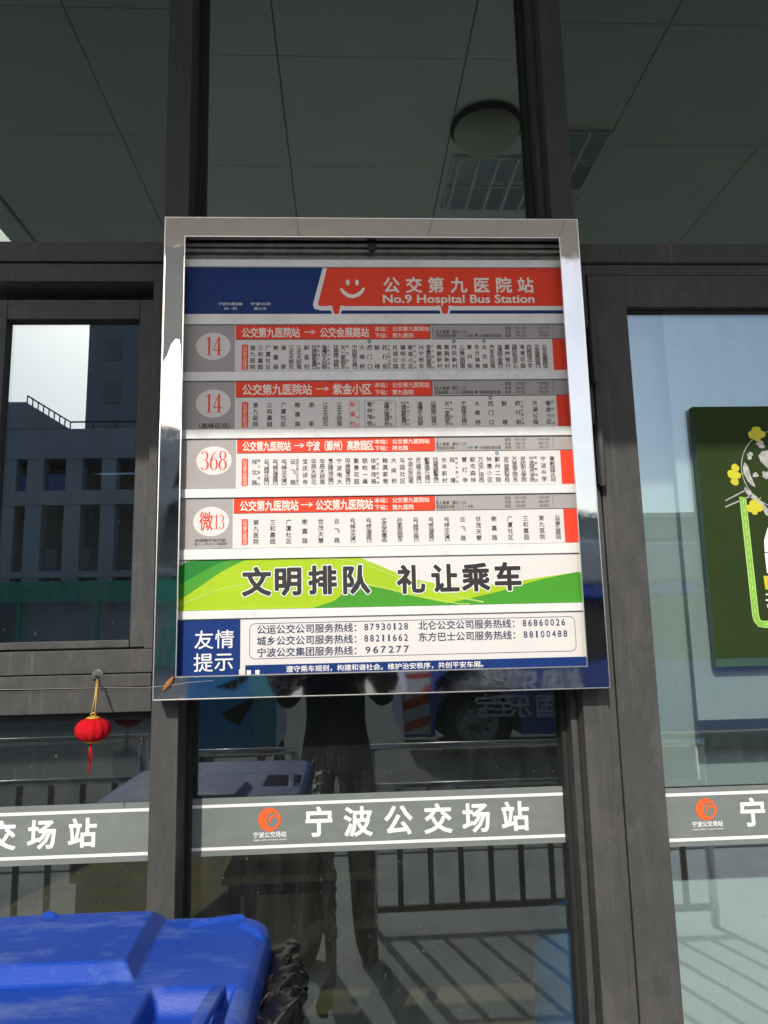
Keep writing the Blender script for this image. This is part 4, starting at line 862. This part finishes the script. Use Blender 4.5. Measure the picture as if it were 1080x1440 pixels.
b = MB(); b.box(tb_-0.22, tb_-0.02, TY+0.004, TY+0.012, 0.46, 1.0, mat('cyan_panel', (0.10, 0.36, 0.46), 0.3)); b.build('tail_panel', tc_)
for x in (ta+0.03, tb_-0.03):
    b = MB(); b.lathe([(0.20, -0.03), (0.26, -0.035), (0.285, 0.0), (0.26, 0.035), (0.20, 0.03)], (x, TY-0.7, tg+0.285), TYRE, 32, 'x'); w_ = b.build('wheel', tc_)
    b = MB(); b.lathe([(0.0, -0.03), (0.04, -0.03), (0.05, 0.0), (0.21, 0.0), (0.21, 0.01)], (x, TY-0.7, tg+0.285), RIM, 24, 'x'); b.build('rim', w_)
b = MB(); b.box(tm-0.35, tm+0.35, TY-1.2, TY-0.2, 0.34, 0.419, DKM); b.tube([(tm, TY-1.2, 0.38), (tm, TY-2.0, 0.42), (tm, TY-2.3, 0.95)], 0.03, DKM); b.build('frame', tc_)
b = MB(); b.lathe([(0.20, -0.03), (0.26, -0.035), (0.285, 0.0), (0.26, 0.035), (0.20, 0.03)], (tm, TY-2.45, tg+0.285), TYRE, 32, 'x'); b.build('front_wheel', tc_)
b = MB(); b.box(tm-0.14, tm+0.14, TY-1.85, TY-1.5, 0.62, 0.70, DKM); b.build('saddle', tc_, 0.03)
b = MB(); b.tube([(tm-0.3, TY-2.0, 1.0), (tm-0.2, TY-2.25, 0.97), (tm+0.2, TY-2.25, 0.97), (tm+0.3, TY-2.0, 1.0)], 0.015, DKM); b.build('handlebar', tc_)
CONC = mat('concrete', (0.42, 0.42, 0.41), 0.9, 0, 0.06, 0.6, dirt=(0.2, 0.2, 0.2), dirt_amt=0.4, dirt_scale=0.4); DARKW = mat('dark_opening', (0.03, 0.035, 0.04), 0.5); BLUEW = mat('blue_panel', (0.05, 0.10, 0.30), 0.4); WHT = mat('white_paint', (0.7, 0.7, 0.7), 0.6)
FB = -40.0; RG = lambda px, py: refl(px, py, 0.045, y=FB)
xr = RG(125, 600).x; xl_ = -34.0; zt_ = RG(110, 602).z
cb = thing('concrete_building', 'grey concrete building with stepped roof edge and open galleries across the road', 'building', (-20, FB-5, -0.12))
b = MB(); z = lambda py: RG(100, py).z
def slab(za, zb_, dep=0.0): b.box(xl_, -3.0, FB-10, FB+dep, za, zb_, CONC)
slab(-0.12, z(838)); slab(z(812), z(803)); slab(z(710), z(690)); slab(z(645), z(603))
for px in (-60, -30, 8, 47, 102): x = RG(px, 700).x; b.box(x-0.45, x+0.45, FB-0.9, FB-0.05, z(838), z(645), CONC)
for k in range(5): x = xr+1.2+2.6*k; b.box(x-0.4, x+0.4, FB-0.9, FB-0.05, z(838), z(645), CONC)
b.box(xl_, -3.0, FB-10, FB-5, z(838), z(640), CONC)
b.build('wall', cb)
b = MB(); x0 = RG(36, 560).x; x1 = RG(97, 600).x; zh = RG(20, 565).z; yy = FB-0.3
pts = [(xl_, zt_), (xl_, zh), (x0, zh), (x1, zt_)]; b.add([(p[0], FB-0.01, p[1]) for p in pts]+[(p[0], FB-9.9, p[1]) for p in pts], [(0, 1, 2, 3), (4, 7, 6, 5), (0, 4, 5, 1), (1, 5, 6, 2), (2, 6, 7, 3), (3, 7, 4, 0)], CONC); b.build('roof', cb)
b = MB(); hz = 0.42
b.tube([(x0, FB-0.2, zh+hz), (x1, FB-0.2, zt_+hz), (xr+9, FB-0.2, zt_+hz)], 0.05, DARKW, 6)
for k in range(9): t = k/8; b.tube([(x0+(x1-x0)*t, FB-0.2, zh+(zt_-zh)*t-0.1), (x0+(x1-x0)*t, FB-0.2, zh+(zt_-zh)*t+hz)], 0.035, DARKW, 6)
for k in range(8): x = x1+1.3*k; b.tube([(x, FB-0.2, zt_-0.1), (x, FB-0.2, zt_+hz)], 0.035, DARKW, 6)
b.build('roof_railing', cb)
for pa, pb in ((12, 43), (52, 92)):
    xa, xb = RG(pa, 680).x, RG(pb, 680).x
    b = MB(); b.box(xa, xb, FB-0.6, FB-0.5, z(690)+0.01, z(664), BLUEW); b.build('blue_window', cb)
    b = MB(); b.box(xa, xb, FB-0.6, FB-0.5, z(803)+0.01, z(798), BLUEW); b.build('blue_window', cb)
for pa, pb in ((-6, 5), (14, 32), (56, 84)):
    xa, xb = RG(pa, 770).x, RG(pb, 770).x; b = MB(); b.box(xa, xb, FB-4.98, FB-4.9, z(786), z(757), WHT); b.build('white_sky_panel', cb)  # white panels paint the bright sky showing through the openings
tw = thing('tower_block', 'tall plain grey block rising behind the concrete building', 'building', (-12, -52, -0.12))
F2 = -50.0; xa = refl(124, 500, 0.045, y=F2).x; xb = refl(195, 500, 0.045, y=F2).x
b = MB(); b.box(xa, xb, F2-6, F2, -0.12, 29.5, mat('tower_grey', (0.26, 0.27, 0.28), 0.85, 0, 0.04, 0.3)); b.build('wall', tw)
for k in range(9):
    b = MB(); b.box(xa+1.2, xb-1.2, F2, F2+0.06, 2+3.2*k, 3.6+3.2*k, mat('tower_window', (0.19, 0.20, 0.21), 0.5)); b.build('window', tw)
ho = thing('site_hoarding', 'green sheet hoarding along the foot of the concrete building', 'hoarding', (-19, -38, -0.12))
GRH = mat('hoarding_green', (0.03, 0.32, 0.19), 0.5, 0, 0.1, 1); b = MB(); b.box(-34, -4, -38.2, -38.1, z(836)-0.5, z(808)-0.5, GRH); b.build('sheet', ho)
for k in range(8): b = MB(); x = -33+4*k; b.box(x-0.1, x+0.1, -38.4, -38.21, -0.12, z(808)-0.5, GRH); b.build('post', ho)
b = MB(); b.box(-34, RG(20, 860).x, -38.2, -38.1, -0.12, z(836)-0.52, GRH); b.build('low_sheet', ho)
dp = thing('depot_hall', 'long low hall with a flat roof and pale ledge across the road', 'building', (22, -48, -0.12))
zd = refl(950, 722, 0.03, y=-40).z; zl2 = refl(950, 825, 0.03, y=-40).z
b = MB(); b.box(6.0, 70, -60, -40, -0.12, zd-0.3, mat('depot_grey', (0.28, 0.29, 0.29), 0.85, 0, 0.05, 0.5)); b.build('wall', dp)
b = MB(); b.box(5.7, 70.3, -60.3, -39.6, zd-0.29, zd, mat('depot_edge', (0.45, 0.46, 0.46), 0.6)); b.build('roof', dp)
b = MB(); b.box(5.9, 70, -39.99, -38.4, zl2-0.35, zl2, WHT); b.build('canopy', dp)
for k in range(9): b = MB(); x = 8+6.5*k; b.box(x, x+4.5, -39.995, -39.93, 4.4, 6.6, mat('depot_window', (0.06, 0.07, 0.08), 0.2)); b.build('window', dp)

# ================================================================ the person holding up a phone (mirrored in the pane)
pr = None
SKIN = mat('skin', (0.50, 0.30, 0.21), 0.5, 0, 0.05, 20); CLOTH = mat('dark_jacket', (0.016, 0.017, 0.022), 0.85, 0, 0.2, 40, 0.2, 200, 0.2); HAIR = mat('black_hair', (0.01, 0.009, 0.008), 0.5)
def skin_mesh(name, verts, edges, radii, root, m_, parent=None, sub=2):
    me = bpy.data.meshes.new(name); me.from_pydata(verts, edges, []); o = bpy.data.objects.new(name, me); COL.objects.link(o)
    s = o.modifiers.new('skin', 'SKIN'); s.use_smooth_shade = True; s.branch_smoothing = 0.6
    for i, r_ in enumerate(radii):
        me.skin_vertices[0].data[i].radius = (r_, r_) if not isinstance(r_, tuple) else r_
    me.skin_vertices[0].data[root].use_root = True
    u = o.modifiers.new('sub', 'SUBSURF'); u.levels = sub; u.render_levels = sub
    me.materials.append(m_)
    if parent: o.parent = parent; o.matrix_parent_inverse = world_of(parent).inverted()
    return o
PX, PYY = -0.06, -2.02
V = [(PX, PYY, 0.92), (PX, PYY, 1.08), (PX, PYY+0.01, 1.26), (PX, PYY, 1.40), (PX, PYY+0.01, 1.47), (PX, PYY+0.03, 1.55), (PX, PYY+0.035, 1.62), (PX, PYY+0.02, 1.69)]
RD_ = [(0.205, 0.14), (0.185, 0.13), (0.20, 0.135), (0.15, 0.10), 0.055, (0.066, 0.078), (0.074, 0.09), (0.06, 0.07)]
E_ = [(i, i+1) for i in range(7)]
def limb(pts, rs, start):
    p = start
    for q, r_ in zip(pts, rs): V.append(q); RD_.append(r_); E_.append((p, len(V)-1)); p = len(V)-1
for s in (-1, 1):
    limb([(PX+s*0.19, PYY, 1.385), (PX+s*0.25, PYY+0.07, 1.17), (PX+s*0.14, PYY+0.24, 1.30), (PX+s*0.085, PYY+0.33, 1.40), (PX+s*0.06, PYY+0.365, 1.425)], [0.072, 0.054, 0.044, 0.032, (0.038, 0.022)], 3)
    limb([(PX+s*0.10, PYY, 0.86), (PX+s*0.115, PYY+0.02, 0.48), (PX+s*0.125, PYY-0.02, 0.10), (PX+s*0.135, PYY+0.05, 0.055), (PX+s*0.145, PYY+0.14, 0.05), (PX+s*0.15, PYY+0.19, 0.045)], [0.115, 0.072, 0.056, 0.055, (0.052, 0.045), (0.04, 0.035)], 0)
pr = tag(skin_mesh('person', V, E_, RD_, 0, CLOTH), 'person in a dark jacket standing at the railing and holding up a phone', 'person')
# face, hair and hands
b = MB(); hc = Vector((PX, PYY+0.045, 1.625))
vs = []; fs = []; nu, nv = 24, 18
for i in range(nv+1):
    ph = math.pi*i/nv
    for k in range(nu):
        th = 2*math.pi*k/nu; x = 0.078*math.sin(ph)*math.cos(th); y = 0.098*math.sin(ph)*math.sin(th); zz = 0.122*math.cos(ph)
        if y > 0.03:
            y -= 0.012*max(0, y/0.098)                      # flatter face
            y += 0.020*math.exp(-((x/0.014)**2+((zz+0.018)/0.026)**2))   # nose
            y -= 0.010*math.exp(-(((abs(x)-0.032)/0.016)**2+((zz-0.012)/0.012)**2))   # eye sockets
            y += 0.006*math.exp(-((x/0.022)**2+((zz+0.062)/0.009)**2))   # lips
        if zz < -0.03: x *= 1-0.25*min(1, (-zz-0.03)/0.09)
        vs.append((hc.x+x, hc.y+y, hc.z+zz))
for i in range(nv):
    for k in range(nu): fs.append((i*nu+k, (i+1)*nu+k, (i+1)*nu+(k+1) % nu, i*nu+(k+1) % nu))
b.add(vs, fs, SKIN, True)
for s in (-1, 1): b.lathe([(0.0, -0.006), (0.016, -0.004), (0.018, 0.004), (0.008, 0.006), (0, 0.003)], (hc.x+s*0.080, hc.y-0.005, hc.z-0.005), SKIN, 14, 'x')
b.build('head', pr)
b = MB(); vs = []; fs = []
for i in range(10):
    ph = math.pi*0.56*i/9
    for k in range(28):
        th = 2*math.pi*k/28; q = 1.09+0.03*noise.noise(Vector((th*3, ph*6, 2))); lim = 0.30 if math.sin(th) > 0.35 else 0.62; p_ = min(ph, math.pi*lim)
        vs.append((hc.x+0.080*q*math.sin(p_)*math.cos(th), hc.y-0.004+0.098*q*math.sin(p_)*math.sin(th), hc.z+0.006+0.122*q*math.cos(p_)))
for i in range(9):
    for k in range(28): fs.append((i*28+k, (i+1)*28+k, (i+1)*28+(k+1) % 28, i*28+(k+1) % 28))
b.add(vs, fs, HAIR, True); b.build('hair', pr)
for s in (-1, 1):
    for q in (-1,):
        b = MB(); b.lathe([(0.0, 0.006), (0.006, 0.005), (0.0085, 0.0)], (hc.x+s*0.031, hc.y+0.076, hc.z+0.012), mat('eye', (0.05, 0.04, 0.04), 0.2), 12, 'y'); b.build('eye', pr)
PHX, PHY, PHZ = 0.0, -1.632, 1.445
for s in (-1, 1):
    w = Vector((PX+s*0.06, PYY+0.365, 1.425)); ex = PHX+s*0.040
    hv = [w, Vector((ex+s*0.012, PHY-0.030, 1.432)), Vector((ex+s*0.016, PHY-0.012, 1.440))]; he = [(0, 1), (1, 2)]; hr = [0.026, 0.024, 0.018]
    for f in range(4):
        z0 = 1.475-0.019*f; L_ = (0.9, 1.0, 0.95, 0.8)[f]; k = len(hv)
        hv += [Vector((ex+s*0.018, PHY-0.004, z0)), Vector((ex+s*0.014, PHY+0.018*L_, z0+0.002)), Vector((ex-s*0.004, PHY+0.021*L_, z0+0.003)), Vector((ex-s*0.018*L_, PHY+0.018, z0+0.003))]
        he += [(2, k), (k, k+1), (k+1, k+2), (k+2, k+3)]; hr += [0.0085, 0.0082, 0.0078, 0.0068]
    k = len(hv); hv += [Vector((ex+s*0.004, PHY-0.020, 1.450)), Vector((ex-s*0.008, PHY-0.016, 1.468)), Vector((ex-s*0.014, PHY-0.012, 1.485))]; he += [(1, k), (k, k+1), (k+1, k+2)]; hr += [0.011, 0.0095, 0.008]
    skin_mesh('hand', [tuple(v) for v in hv], he, hr, 0, SKIN, pr, 1)
ph_ = thing('phone', 'dark phone held up in both hands', 'phone', (PHX, PHY, PHZ-0.07))
b = MB(); b.box(PHX-0.037, PHX+0.037, PHY-0.004, PHY+0.004, PHZ-0.075, PHZ+0.075, BUSW); b.build('phone_body', ph_, 0.003)
b = MB(); b.lathe([(0, 0.0058), (0.006, 0.0058), (0.007, 0.004)], (PHX, PHY, PHZ+0.056), DKM, 16, 'y'); b.build('camera_lens', ph_)
